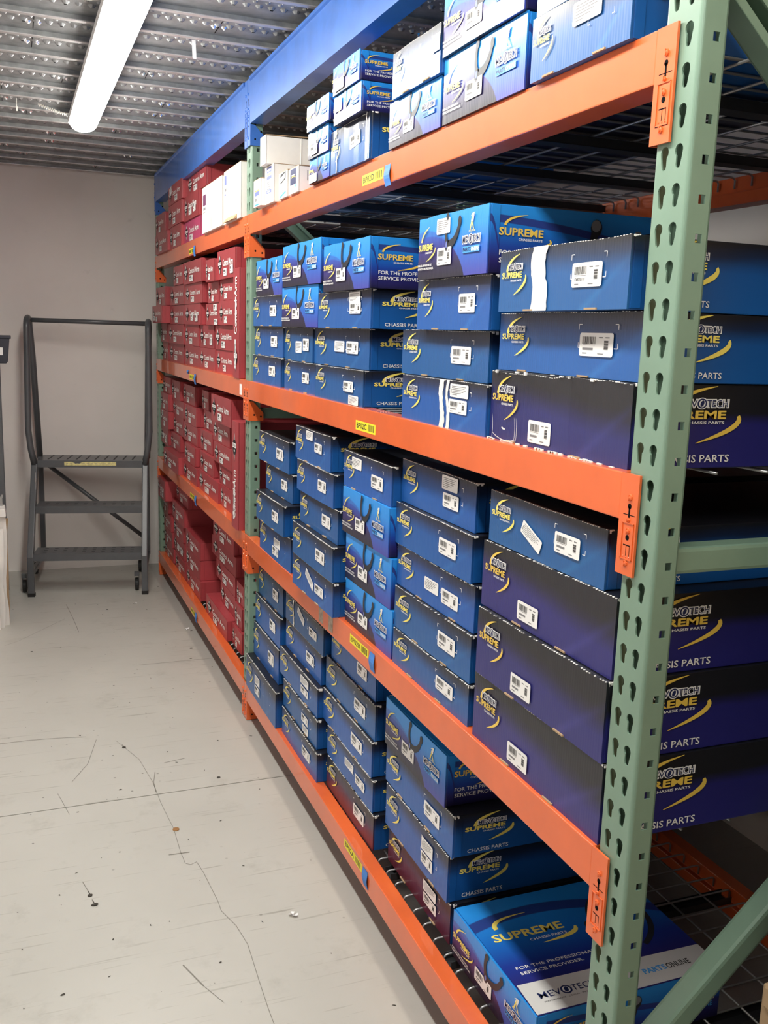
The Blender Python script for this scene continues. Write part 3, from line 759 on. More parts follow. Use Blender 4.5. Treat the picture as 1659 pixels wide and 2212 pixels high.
# ================================================================ cartons
# (name, stack, x of front, y near, y far, z bottom, z top)
BX=[
('D1M',0,-0.020,0.107,0.385,2.0265,2.1265), ('D1b',0,-0.020,0.125,0.375,2.1265,2.2265), ('D2S',1,-0.014,0.416,0.748,2.0265,2.1520),
('D2bS',1,-0.022,0.416,0.742,2.1520,2.2700), ('D3S',2,-0.014,0.760,1.044,2.0265,2.1268), ('D3bM',2,-0.024,0.750,1.007,2.1268,2.2238),
('D4M',3,-0.017,1.163,1.464,2.0265,2.1365), ('D4bS',3,-0.039,1.174,1.381,2.1365,2.2067), ('D4cS',3,-0.045,1.175,1.376,2.2067,2.2753),
('D5S',4,-0.020,1.471,1.656,2.0265,2.0936), ('D5bS',4,-0.026,1.466,1.653,2.0936,2.1649), ('D5cS',4,-0.036,1.436,1.637,2.1649,2.2336),
('W1',5,-0.035,2.174,2.270,2.0265,2.1147), ('W2',6,-0.020,2.056,2.171,2.0265,2.1465), ('W6',6,-0.040,2.085,2.160,2.1485,2.2373),
('W3',7,-0.014,1.911,2.012,2.0265,2.1061), ('W4',8,-0.014,1.785,1.891,2.0265,2.1010), ('C1I',9,0.009,0.074,0.521,1.4170,1.5480),
('C2M',9,0.020,0.070,0.516,1.5480,1.6535), ('C3M',9,-0.016,0.070,0.461,1.6535,1.7596), ('C4M',10,0.002,0.523,0.946,1.4170,1.5177),
('C5M',10,0.022,0.561,1.003,1.5177,1.6200), ('C6M',10,0.003,0.532,0.879,1.6200,1.7257), ('C7S',10,-0.010,0.529,0.853,1.7257,1.8539),
('C8M',11,0.003,1.217,1.635,1.4170,1.5119), ('C9M',11,0.028,1.245,1.730,1.5119,1.6199), ('C10M',11,0.008,1.189,1.634,1.6199,1.7198),
('C11S',11,-0.007,1.170,1.543,1.7198,1.8471), ('C12M',12,0.012,1.667,2.015,1.4170,1.5123), ('C13M',12,0.022,1.732,2.051,1.5123,1.6206),
('C14S',12,0.007,1.636,2.037,1.6206,1.7487), ('C15S',12,0.001,1.598,2.013,1.7487,1.8792), ('C16M',13,0.009,2.054,2.452,1.4170,1.5174),
('C17M',13,0.015,2.053,2.452,1.5174,1.6225), ('C18M',13,0.009,2.048,2.452,1.6225,1.7284), ('C19S',13,0.008,2.046,2.404,1.7284,1.8563),
('B1I',14,0.000,0.058,0.505,0.8110,0.9485), ('B2I',14,-0.003,0.062,0.500,0.9485,1.0850), ('B3I',14,0.008,0.068,0.512,1.0850,1.2183),
('B4M',14,0.012,0.111,0.502,1.2183,1.3176), ('B5M',15,0.005,0.539,0.956,0.8110,0.9003), ('B6M',15,0.010,0.549,0.966,0.9003,1.0048),
('B7M',15,0.019,0.560,0.980,1.0048,1.1053), ('B8M',15,0.018,0.582,0.996,1.1053,1.2069), ('B9M',15,0.033,0.604,1.001,1.2069,1.3127),
('B10S',16,0.005,0.968,1.317,0.8110,0.9348), ('B11S',16,0.005,0.984,1.324,0.9348,1.0639), ('B12S',16,-0.000,0.998,1.344,1.0639,1.1905),
('B13M',16,0.006,1.003,1.360,1.1905,1.2904), ('B18M',17,-0.027,1.335,1.745,0.8110,0.9117), ('B17M',17,-0.028,1.342,1.747,0.9117,1.0141),
('B16M',17,-0.006,1.366,1.741,1.0141,1.1141), ('B15M',17,-0.011,1.399,1.766,1.1141,1.2121), ('B14M',17,-0.009,1.437,1.794,1.2121,1.3156),
('B22M',18,-0.005,1.848,2.267,0.8110,0.9291), ('B21M',18,-0.023,1.879,2.252,0.9291,1.0338), ('B20M',18,0.018,1.916,2.275,1.0338,1.1331),
('B19M',18,0.008,1.929,2.339,1.1331,1.2419), ('A1S',19,0.055,0.281,0.652,0.1970,0.3133), ('A2dM',20,0.062,0.683,1.074,0.1970,0.3001),
('A2cM',20,0.055,0.693,1.085,0.3001,0.4188), ('A2bM',20,0.059,0.684,1.103,0.4188,0.5245), ('A2aS',20,0.055,0.729,1.107,0.5245,0.6559),
('A3eM',21,0.035,1.122,1.537,0.1970,0.3016), ('A3dM',21,0.037,1.140,1.545,0.3016,0.3964), ('A3cM',21,0.039,1.161,1.600,0.3964,0.5000),
('A3bM',21,0.048,1.166,1.605,0.5000,0.6048), ('A3aM',21,0.056,1.191,1.580,0.6048,0.7093), ('A4eM',22,0.007,1.555,1.970,0.1970,0.2944),
('A4dM',22,0.015,1.586,1.984,0.2944,0.3926), ('A4cM',22,0.020,1.603,2.054,0.3926,0.4921), ('A4bM',22,0.039,1.629,2.048,0.4921,0.5947),
('A4aM',22,0.039,1.612,2.054,0.5947,0.6890), ('A5dM',23,-0.010,1.999,2.452,0.1970,0.3321), ('A5cM',23,0.020,2.073,2.452,0.3321,0.4659),
('A5bM',23,0.026,2.079,2.452,0.4659,0.5822), ('A5aM',23,0.038,2.088,2.452,0.5822,0.6981), ('RD1',24,0.010,3.533,3.972,2.0265,2.1355),
('RD2',24,0.002,3.545,3.927,2.1355,2.2547), ('RD3',24,0.016,3.415,3.907,2.2547,2.3554), ('RD4',25,-0.008,3.974,4.336,2.0265,2.1405),
('RD5',25,-0.012,3.929,4.353,2.1405,2.2533), ('RD6',25,-0.014,3.909,4.333,2.2533,2.3501), ('RD7',26,-0.022,4.338,4.795,2.0265,2.1352),
('RD8',26,-0.021,4.437,4.780,2.1352,2.2442), ('RW1',27,-0.019,2.885,3.314,2.0265,2.2209), ('RW2',28,-0.015,2.560,2.864,2.0265,2.2282),
('RC1',29,0.024,2.855,3.228,1.4170,1.5174), ('RC6',29,0.020,2.843,3.225,1.5174,1.6234), ('RC11',29,0.010,2.796,3.088,1.6234,1.7279),
('RC16',29,0.012,2.809,3.090,1.7279,1.8152), ('RC21',29,-0.004,2.711,3.060,1.8152,1.9316), ('RC2',30,0.020,3.230,3.606,1.4170,1.5170),
('RC7',30,0.025,3.278,3.625,1.5170,1.6247), ('RC12',30,0.011,3.102,3.401,1.6247,1.7216), ('RC17',30,0.008,3.092,3.329,1.7216,1.8122),
('RC22',30,-0.018,3.065,3.251,1.8122,1.9074), ('RC3',31,0.021,3.615,4.036,1.4170,1.5190), ('RC8',31,0.020,3.627,4.044,1.5190,1.6252),
('RC13',31,0.011,3.537,3.976,1.6252,1.7285), ('RC18',31,0.009,3.485,3.956,1.7285,1.8262), ('RC23',31,-0.001,3.447,3.947,1.8262,1.9349),
('RC4',32,0.024,4.095,4.591,1.4170,1.5195), ('RC9',32,0.014,4.046,4.560,1.5195,1.6271), ('RC14',32,0.012,3.995,4.485,1.6271,1.7298),
('RC19',32,0.008,3.972,4.450,1.7298,1.8334), ('RC24',32,0.003,3.986,4.296,1.8334,1.9331), ('RC5',33,0.025,4.641,4.870,1.4170,1.5222),
('RC10',33,0.015,4.607,4.872,1.5222,1.6313), ('RC15',33,-0.035,4.490,4.870,1.6313,1.7315), ('RC20',33,-0.011,4.504,4.872,1.7315,1.8398),
('RC25',34,-0.012,2.600,2.709,1.4170,1.8450), ('RB5',35,0.029,2.911,3.152,0.8110,0.9119), ('RB4',35,0.033,2.945,3.198,0.9119,0.9992),
('RB3',35,0.027,2.913,3.294,0.9992,1.0938), ('RB2',35,0.032,2.971,3.340,1.0938,1.1996), ('RB1',35,0.000,2.800,3.220,1.1996,1.3183),
('RB10',36,0.020,3.161,3.657,0.8110,0.9105), ('RB9',36,0.026,3.300,3.640,0.9105,1.0056), ('RB8',36,0.042,3.407,3.713,1.0056,1.1065),
('RB7',36,0.062,3.486,3.730,1.1065,1.2029), ('RB6',36,0.063,3.608,3.775,1.2029,1.2990), ('RB15',37,0.011,3.663,4.060,0.8110,0.9029),
('RB14',37,0.016,3.729,4.045,0.9029,1.0002), ('RB13',37,0.037,3.775,4.190,1.0002,1.0996), ('RB12',37,0.037,3.809,4.158,1.0996,1.1995),
('RB11',37,0.048,3.899,4.275,1.1995,1.3036), ('RB20',38,-0.019,4.062,4.579,0.8110,0.9089), ('RB19',38,0.027,4.275,4.595,0.9089,1.0039),
('RB18',38,0.037,4.211,4.552,1.0039,1.1115), ('RB17',38,0.035,4.160,4.556,1.1115,1.2005), ('RB16',38,0.031,4.280,4.560,1.2005,1.3086),
('RB24s',39,0.030,4.600,4.870,0.8110,0.9080), ('RB24',39,0.011,4.600,4.872,0.9080,1.0123), ('RB23',39,0.007,4.558,4.872,1.0123,1.1161),
('RB22',39,0.010,4.565,4.872,1.1161,1.2177), ('RB21',39,0.025,4.570,4.872,1.2177,1.3132), ('RB25',40,-0.023,2.560,2.677,0.8110,1.2481),
('RA5',41,0.027,2.997,3.490,0.1970,0.2961), ('RA4',42,0.070,3.021,3.344,0.2961,0.3952), ('RA3',42,0.071,3.028,3.453,0.3952,0.4891),
('RA2',42,0.073,3.024,3.571,0.4891,0.5839), ('RA1',42,0.071,3.062,3.535,0.5839,0.6860), ('RA8',43,0.050,2.800,2.985,0.1970,0.2933),
('RA7',43,0.060,2.840,2.980,0.2933,0.3931), ('RA6',43,0.070,2.850,2.985,0.3931,0.4900), ('RA13',44,0.032,3.674,4.107,0.1970,0.3033),
('RA12',44,0.032,3.699,4.115,0.3033,0.4092), ('RA11',44,0.033,3.701,4.127,0.4092,0.5053), ('RA21',45,0.030,4.124,4.481,0.1970,0.2915),
('RA20',45,0.034,4.182,4.553,0.2915,0.3882), ('RA10',45,0.035,4.219,4.564,0.3882,0.4908), ('RA9',45,0.030,4.165,4.585,0.4908,0.5959),
('RA14',45,0.054,4.161,4.585,0.5959,0.6931), ('RA19',46,0.026,4.526,4.872,0.1970,0.2855), ('RA18',46,0.023,4.557,4.872,0.2855,0.3793),
('RA17',46,0.022,4.600,4.872,0.3793,0.4747), ('RA16',46,0.021,4.692,4.872,0.4747,0.5694), ('RA15',46,-0.012,4.600,4.870,0.5694,0.6928)]

# ---- printed artwork, made once per design and shared
def front_fn(w): return lambda a, b, e: (-e, w/2-a, b)
def side_fn(w): return lambda a, b, e: (a, -w/2-e, b)
def mevotech(p, a0, a1, b0, b1, layer=1, ink=NAVY, halo=True):
    W, Hh = a1-a0, b1-b0; g = Hh*.16
    parts = (('MEV', 0, .385), ('TECH', .575, 1.0))
    if halo:
        for i, q in enumerate((0, -W*.009, W*.009)):
            for t, u0, u1 in parts: p.text(t, a0+W*u0+q, a0+W*u1+q, b0, b1, WHITEP, layer+i*.4, .05, 0, g)
        layer += 1.2
    for t, u0, u1 in parts: p.text(t, a0+W*u0, a0+W*u1, b0, b1, ink, layer+1, .002)
    ca, cb = a0+W*.48, (b0+b1)/2; r = W*.105; rb = Hh*.82
    if halo: p.disc(ca, cb, r*1.12, rb*1.02, WHITEP, layer)
    p.disc(ca, cb, r*.92, rb*.86, ink, layer+1)
    p.disc(ca, cb, r*.62, rb*.62, WHITEP, layer+2)
    p.disc(ca, cb, r*.34, rb*.56, ink, layer+3, rot=-.25)
def logo(p, a0, a1, b0, b1, m=PALEGOLD, mev=True):
    """swoosh, MEVOTECH, SUPREME, CHASSIS PARTS, swoosh inside a box"""
    W, Hh = a1-a0, b1-b0; A = lambda u: a0+W*u; B = lambda v: b0+Hh*v
    w = W*.075
    p.swoosh((A(.70), B(1.0)), (A(.22), B(.86)), (A(.20), B(.58)), w*.1, w*1.0, w*1.0, m, 1)
    p.swoosh((A(.97), B(.48)), (A(1.06), B(.27)), (A(.50), B(.0)), w*.5, w*1.35, w*.1, m, 1)
    if mev: mevotech(p, A(.26), A(.83), B(.635), B(.76))
    p.bold('SUPREME', A(.0), A(.82), B(.428), B(.572), m, 1)
    p.text('CHASSIS PARTS', A(.36), A(.81), B(.335), B(.385), WHITEP, 1, .02)
WM, HM = .42, .10
def design_m():
    p = Print(front_fn(WM)); logo(p, WM*.035, WM*.255, HM*.26, HM*.92)
    for a, b, s, q in ((.615,.80,1,-1),(.86,.80,-1,-1),(.615,.45,1,1),(.86,.45,-1,1)):
        ca, cb = WM*a, HM*b; l = .0085; t = .0012
        p.rect(min(ca, ca+s*l), max(ca, ca+s*l), cb-t/2, cb+t/2, SKYP if 0 else WHITEP); p.rect(ca-t/2, ca+t/2, min(cb, cb+q*l*.9), max(cb, cb+q*l*.9), WHITEP)
    return p.mesh('front_print')
def design_i():
    w, h = .445, .136
    p = Print(front_fn(w)); logo(p, w*.035, w*.25, h*.30, h*.93, GOLD)
    return p.mesh('front_print')
def arm(p, A, B, m=ARMP):
    """the forked suspension arm pictured on the carton"""
    p.swoosh((A(.455), B(.95)), (A(.415), B(.62)), (A(.475), B(.50)), .012, .008, .016, m, 1)
    p.swoosh((A(.47), B(.49)), (A(.60), B(.50)), (A(.635), B(.84)), .020, .014, .010, m, 1)
    p.disc(A(.46), B(.93), .007, .008, m, 2, 12); p.disc(A(.635), B(.83), .008, .010, m, 2, 12)
    p.disc(A(.455), B(.49), .0085, .012, m, 2, 12); p.disc(A(.455), B(.50), .004, .007, CYANP, 3, 10)
WS, HS = .37, .127
def xfactor(p, A, B):
    p.poly([(A(.40),B(.55)),(A(.66),B(.55)),(A(.78),B(1)),(A(.55),B(.97)),(A(.36),B(.80)),(A(.52),B(.84))], WHITEP, 1)
    p.swoosh((A(.62),B(.92)), (A(.50),B(.6)), (A(.36),B(.12)), .001, .004, .004, PALEGOLD, 2)
    p.swoosh((A(.48),B(.58)), (A(.62),B(.4)), (A(.74),B(.12)), .002, .004, .003, PALEGOLD, 2)
    p.text('FACTOR', A(.22), A(.95), B(.0), B(.10), PALEGOLD, 1, .02)
def design_s():
    p = Print(front_fn(WS)); A = lambda u: WS*u; B = lambda v: HS*v
    w = .0058
    p.swoosh((A(.185), B(.83)), (A(.075), B(.74)), (A(.065), B(.60)), w*.1, w, w, PALEGOLD, 1)
    p.swoosh((A(.285), B(.49)), (A(.295), B(.38)), (A(.145), B(.28)), w*.4, w*1.35, w*.1, PALEGOLD, 1)
    p.bold('SUPREME', A(.025), A(.245), B(.458), B(.562), PALEGOLD, 1)
    p.text('CHASSIS PARTS', A(.13), A(.24), B(.405), B(.435), WHITEP, 1, .02)
    p.text('PARA EL PROVEEDOR DE', A(.015), A(.235), B(.205), B(.240), WHITEP, 1, .02)
    p.text('SERVICIOS PROFESIONALES.', A(.015), A(.265), B(.150), B(.185), WHITEP, 1, .02)
    mevotech(p, A(.69), A(.915), B(.475), B(.575))
    p.rect(A(.69), A(.915), B(.33), B(.425), SKYP, 0)
    p.text('PARTS', A(.695), A(.80), B(.345), B(.410), NAVY, 1, .03); p.text('ONLINE', A(.805), A(.91), B(.345), B(.410), WHITEP, 1, .02)
    return p.mesh('front_print')
def design_arm():
    p = Print(front_fn(WS)); arm(p, lambda u: WS*u, lambda v: HS*v); return p.mesh('arm_picture')
def design_badge():
    p = Print(front_fn(WS)); xfactor(p, lambda u: WS*(.74+.12*u), lambda v: HS*(.63+.28*v)); return p.mesh('badge_print')
def design_ms(k=1.0, h=.10, m=PALEGOLD):
    p = Print(lambda a, b, e: (a*k, -e, b))
    a0, a1, b0, b1 = .032, .160, h*.30, h*.97
    logo(p, a0, a1, b0, b1, m)
    p.text('CHASSIS PARTS', .040, .148, h*.07, h*.16, WHITEP, 1, .012)
    return p.mesh('side_print')
def design_ss():
    h = HS; p = Print(lambda a, b, e: (a, -e, b)); B = lambda v: h*v; w = .0055
    p.swoosh((.084, B(.86)), (.040, B(.82)), (.036, B(.70)), w*.1, w, w*.9, GOLD, 1)
    p.swoosh((.134, B(.53)), (.150, B(.44)), (.078, B(.36)), w*.4, w*1.6, w*.1, GOLD, 1)
    p.bold('SUPREME', .024, .119, B(.555), B(.665), GOLD, 1, .004)
    p.text('CHASSIS PARTS', .066, .118, B(.49), B(.525), WHITEP, 1, .015)
    p.text('FOR THE PROFESSIONAL', .026, .192, B(.275), B(.345), WHITEP, 1, .008)
    p.text('SERVICE PROVIDER.', .026, .162, B(.165), B(.235), WHITEP, 1, .008)
    # pictured ball joint and bushing further back
    p.poly([(.222,B(.42)),(.236,B(.42)),(.243,B(.70)),(.226,B(.70))], ARMP, 1); p.disc(.237, B(.76), .013, .016, ARMP, 1, 14)
    p.disc(.236, B(.79), .011, .011, GREYINK, 2, 14)
    p.swoosh((.29, B(.36)), (.33, B(.70)), (.40, B(.72)), .014, .020, .012, ARMP, 1); p.disc(.335, B(.66), .012, .013, GREYINK, 2, 12)
    return p.mesh('side_print')
def design_red(w=.42, h=.10):
    p = Print(front_fn(w)); A = lambda u: w*u; B = lambda v: h*v
    emblem(p, A(.075), A(.275), B(.16), B(.86))
    p.text('Control', A(.345), A(.66), B(.43), B(.67), WHITEP, 1, .022); p.text('Arm', A(.70), A(.915), B(.43), B(.67), WHITEP, 1, .022)
    return p.mesh('front_print')
def emblem(p, a0, a1, b0, b1, vert=False):
    A = lambda u: a0+(a1-a0)*u; B = lambda v: b0+(b1-b0)*v
    p.poly([(A(.5),B(0)),(A(.66),B(.22)),(A(.92),B(.36)),(A(1),B(.5)),(A(.92),B(.64)),(A(.66),B(.78)),(A(.5),B(1)),(A(.34),B(.78)),(A(.08),B(.64)),(A(0),B(.5)),(A(.08),B(.36)),(A(.34),B(.22))], INK, 0)
    for s in (1, -1):
        f = (lambda v: B(v)) if s > 0 else (lambda v: B(1-v))
        p.poly([(A(.5),f(.97)),(A(.36),f(.74)),(A(.43),f(.74)),(A(.5),f(.86))], WHITEP, 1)
        p.poly([(A(.5),f(.97)),(A(.5),f(.86)),(A(.57),f(.74)),(A(.64),f(.74))], WHITEP, 1)
    p.rect(A(.04), A(.96), B(.48), B(.63), WHITEP, 1)
    for k in range(6): p.rect(A(.13+.125*k), A(.20+.125*k), B(.515), B(.60), GREYINK, 2)
    p.rect(A(.36), A(.64), B(.35), B(.415), WHITEP, 1)
def sticker_mesh(kind, W=.086, Hh=.034, num=None):
    p = Print(lambda a, b, e: (-e, -a, b)); r = Hh*.12; pts = []
    for cx, cy, s in ((W/2-r, Hh/2-r, 0), (-W/2+r, Hh/2-r, 1), (-W/2+r, -Hh/2+r, 2), (W/2-r, -Hh/2+r, 3)):
        for k in range(4): a = pi/2*(s+k/3); pts.append((cx+r*cos(a), cy+r*sin(a)))
    p.poly(pts, STICKER, 1)
    A = lambda u: -W/2+W*u; B = lambda v: -Hh/2+Hh*v
    if kind == 'bar':
        u = .09; rr = random.Random(5)
        while u < .50:
            q = rr.choice((.008, .014, .022)); p.rect(A(u), A(u+q), B(.52), B(.84), INK, 2); u += q+rr.choice((.010, .016))
        p.rect(A(.12), A(.48), B(.47), B(.49), GREYINK, 2)
        if num: p.text(num, A(.10), A(.44), B(.25), B(.38), INK, 2, .01)
        else: p.rect(A(.10), A(.42), B(.26), B(.36), GREYINK, 2)
        p.rect(A(.10), A(.24), B(.10), B(.15), GREYINK, 2); p.rect(A(.56), A(.73), B(.10), B(.14), GREYINK, 2)
        p.rect(A(.58), A(.70), B(.78), B(.83), GREYINK, 2); p.rect(A(.77), A(.89), B(.78), B(.83), GREYINK, 2)
        for k in range(9): p.rect(A(.74), A(.86), B(.30+.043*k), B(.32+.043*k+(.012 if k % 3 else 0)), INK, 2)
    else:
        for k in range(6):
            v = .84-.125*k; p.rect(A(.10), A((.88,.80,.86,.74,.62,.40)[k]), B(v-.045), B(v), GREYINK, 2)
        p.rect(A(.06), A(.085), B(.30), B(.62), GREYINK, 2)
    return p.mesh('barcode_label' if kind == 'bar' else 'notice_label')
PM = {'M': design_m(), 'I': design_i(), 'S': design_s(), 'R': design_red()}
PX = [design_arm(), design_badge()]
PS = {'M': design_ms(), 'I': design_ms(1.30, .136, GOLD), 'S': design_ss()}
LB_BAR = sticker_mesh('bar'); LB_BAR2 = sticker_mesh('bar', num='CMS30101'); LB_TXT = sticker_mesh('txt')
REFH = {'M': HM, 'I': .136, 'S': HS, 'R': .10}; REFW = {'M': WM, 'I': .445, 'S': WS, 'R': .42}

# ---- stickers: box -> list of (kind, u, v, width fraction, height fraction, tilt)
DEF = {'M': [('bar', .73, .50, .21, .35, 0)], 'I': [('bar', .415, .24, .165, .27, 0)], 'S': [('bar', .425, .33, .21, .27, 0)],
       'R': [('bar', .475, .22, .20, .27, 0)]}
SP = {
 'C7S': [('bar', .425, .33, .21, .27, 0), ('txt', .40, .80, .20, .24, 0)],
 'C8M': [('bar', .735, .50, .19, .30, 0), ('txt', .84, .14, .19, .26, 0)],
 'C9M': [('bar', .735, .52, .20, .31, 0), ('txt', .51, .53, .18, .28, 0)],
 'C10M': [('bar', .745, .53, .20, .30, 0), ('txt', .735, .81, .20, .27, 0)],
 'C4M': [('txt', .725, .80, .20, .27, 0), ('bar', .715, .48, .20, .28, 0)],
 'C13M': [('txt', .55, .42, .22, .34, 0), ('bar', .80, .50, .20, .35, 0)],
 'C1I': [('bar', .43, .22, .17, .30, 0)],
 'B4M': [('bar', .72, .50, .20, .36, 0), ('txt', .42, .40, .19, .26, -.40)],
 'B9M': [('txt', .69, .80, .20, .30, 0), ('bar', .71, .44, .20, .30, 0)],
 'B7M': [('txt', .50, .47, .18, .29, 0), ('bar', .73, .42, .20, .33, 0)],
 'B13M': [('txt', .31, .74, .21, .30, 0), ('bar', .74, .46, .23, .34, 0)],
 'B14M': [('txt', .44, .82, .19, .26, 0), ('bar', .69, .55, .20, .28, 0)],
 'B18M': [('txt', .47, .58, .21, .26, -.42), ('bar', .70, .47, .20, .29, 0)],
 'B22M': [('txt', .60, .56, .20, .26, 0), ('bar', .55, .28, .20, .26, 0)],
 'A4cM': [('txt', .70, .74, .20, .28, 0), ('bar', .70, .40, .18, .26, 0)],
 'A4dM': [('bar', .68, .52, .18, .28, 0), ('txt', .70, .18, .17, .25, 0)],
 'A4aM': [('txt', .45, .66, .19, .27, -.36), ('bar', .76, .45, .19, .30, 0)],
 'A5dM': [('txt', .42, .62, .17, .26, 0), ('bar', .42, .32, .17, .25, 0)],
 'A3dM': [('txt', .53, .58, .19, .27, 0), ('bar', .76, .45, .19, .30, 0)],
 'A2cM': [('txt', .71, .66, .17, .28, 0), ('bar', .71, .36, .17, .26, 0)],
 'A2dM': [('txt', .71, .68, .19, .26, 0), ('bar', .72, .38, .19, .26, 0)],
 'D1M': [('txt', .60, .70, .28, .34, 0)],
 'D3bM': [('txt', .93, .62, .16, .34, 0)],
 'D4M': [('bar', .66, .55, .26, .30, .08)],
 'D4cS': [('txt', .28, .28, .36, .40, 0)], 'D4bS': [('txt', .18, .62, .30, .42, 0)],
 'D5cS': [('txt', .22, .74, .36, .36, 0)], 'D5bS': [('bar', .33, .28, .36, .36, 0)], 'D5S': [('txt', .22, .20, .40, .34, 0)],
 'RC1': [('bar', .52, .22, .17, .27, 0)], 'RC7': [('bar', .38, .24, .15, .26, 0), ('bar', .82, .30, .17, .30, 0)],
 'RC15': [('bar', .24, .27, .18, .26, 0), ('bar', .50, .22, .18, .28, 0)], 'RC13': [('bar', .50, .36, .18, .34, 0), ('bar', .76, .32, .18, .34, 0)],
 'RC12': [('bar', .76, .80, .26, .30, 0), ('bar', .80, .14, .26, .26, 0)], 'RC21': [('bar', .48, .22, .18, .26, 0), ('bar', .83, .28, .17, .28, 0)],
 'RD2': [('bar', .48, .34, .21, .33, 0), ('bar', .78, .40, .18, .36, 0)], 'RD6': [('bar', .62, .22, .2, .3, 0), ('txt', .2, .72, .18, .42, .2)],
 'RB23': [('bar', .34, .78, .19, .3, 0), ('bar', .54, .22, .2, .3, 0)], 'RB24': [('bar', .38, .45, .2, .3, 0), ('bar', .72, .30, .18, .34, 0)],
 'RA15': [('bar', .48, .26, .2, .32, 0), ('bar', .76, .28, .2, .32, 0)], 'RA20': [('bar', .45, .45, .2, .4, 0), ('bar', .78, .42, .2, .4, 0)],
}
ORD = ['nearest', 'second', 'third', 'fourth', 'fifth', 'sixth']
LVL = ['bottom', 'second up', 'third up', 'fourth up', 'fifth up']
STK = {0:('D',0),1:('D',1),2:('D',2),3:('D',3),4:('D',4),9:('C',0),10:('C',1),11:('C',2),12:('C',3),13:('C',4),
       14:('B',0),15:('B',1),16:('B',2),17:('B',3),18:('B',4),20:('A',1),21:('A',2),22:('A',3),23:('A',4),
       24:('D',0),25:('D',1),26:('D',2),29:('C',0),30:('C',1),31:('C',2),32:('C',3),33:('C',4),
       35:('B',0),36:('B',1),37:('B',2),38:('B',3),39:('B',4),41:('A',1),42:('A',1),43:('A',0),44:('A',2),45:('A',3),46:('A',4)}
CUSTOM = {
 'C3M': 'blue carton with a wide torn white strip, top of the nearest stack, upper middle shelf',
 'C1I': 'battered indigo carton with creased front and torn lower edge, upper middle shelf, nearest stack',
 'C4M': 'blue carton with two ripped white streaks, bottom of second stack, upper middle shelf',
 'B4M': 'blue carton with a slanted notice sticker, top of nearest stack, lower middle shelf',
 'A1S': 'bright blue carton lying flat with silver banded lid, nearest on the bottom shelf',
 'A4aM': 'blue carton with a white torn line through its logo, top, fourth stack, bottom shelf',
 'D4M': 'crumpled water-creased blue carton, bottom of fourth stack from near post, top shelf',
 'A2dM': 'maroon-tinted blue carton under the second stack from near post, bottom shelf',
 'A3eM': 'maroon-tinted blue carton under the third stack from near post, bottom shelf',
 'RD1': 'magenta-pink carton at the beam beside the tall white cartons, top shelf, far bay',
 'RC25': 'maroon carton standing on end with handle holes beside green post, upper middle shelf',
 'RB25': 'tall maroon carton standing on end, overhanging the lower middle beam beside green post',
 'RC15': 'dark maroon carton jutting past the far post, upper middle shelf, far bay',
 'RB20': 'maroon carton pulled out over the lower middle beam at the far end',
 'RB1': 'tilted-out maroon carton on top of the pile beneath upper middle beam, nearest stack',
 'RA5': 'long maroon carton pulled forward at shelf level, its lid showing, bottom shelf',
 'RB24s': 'maroon carton hidden behind the pulled-out one, base of far end stack, lower middle shelf',
}
DEEP = {'M': .84, 'I': .84, 'S': .80, 'R': .80}
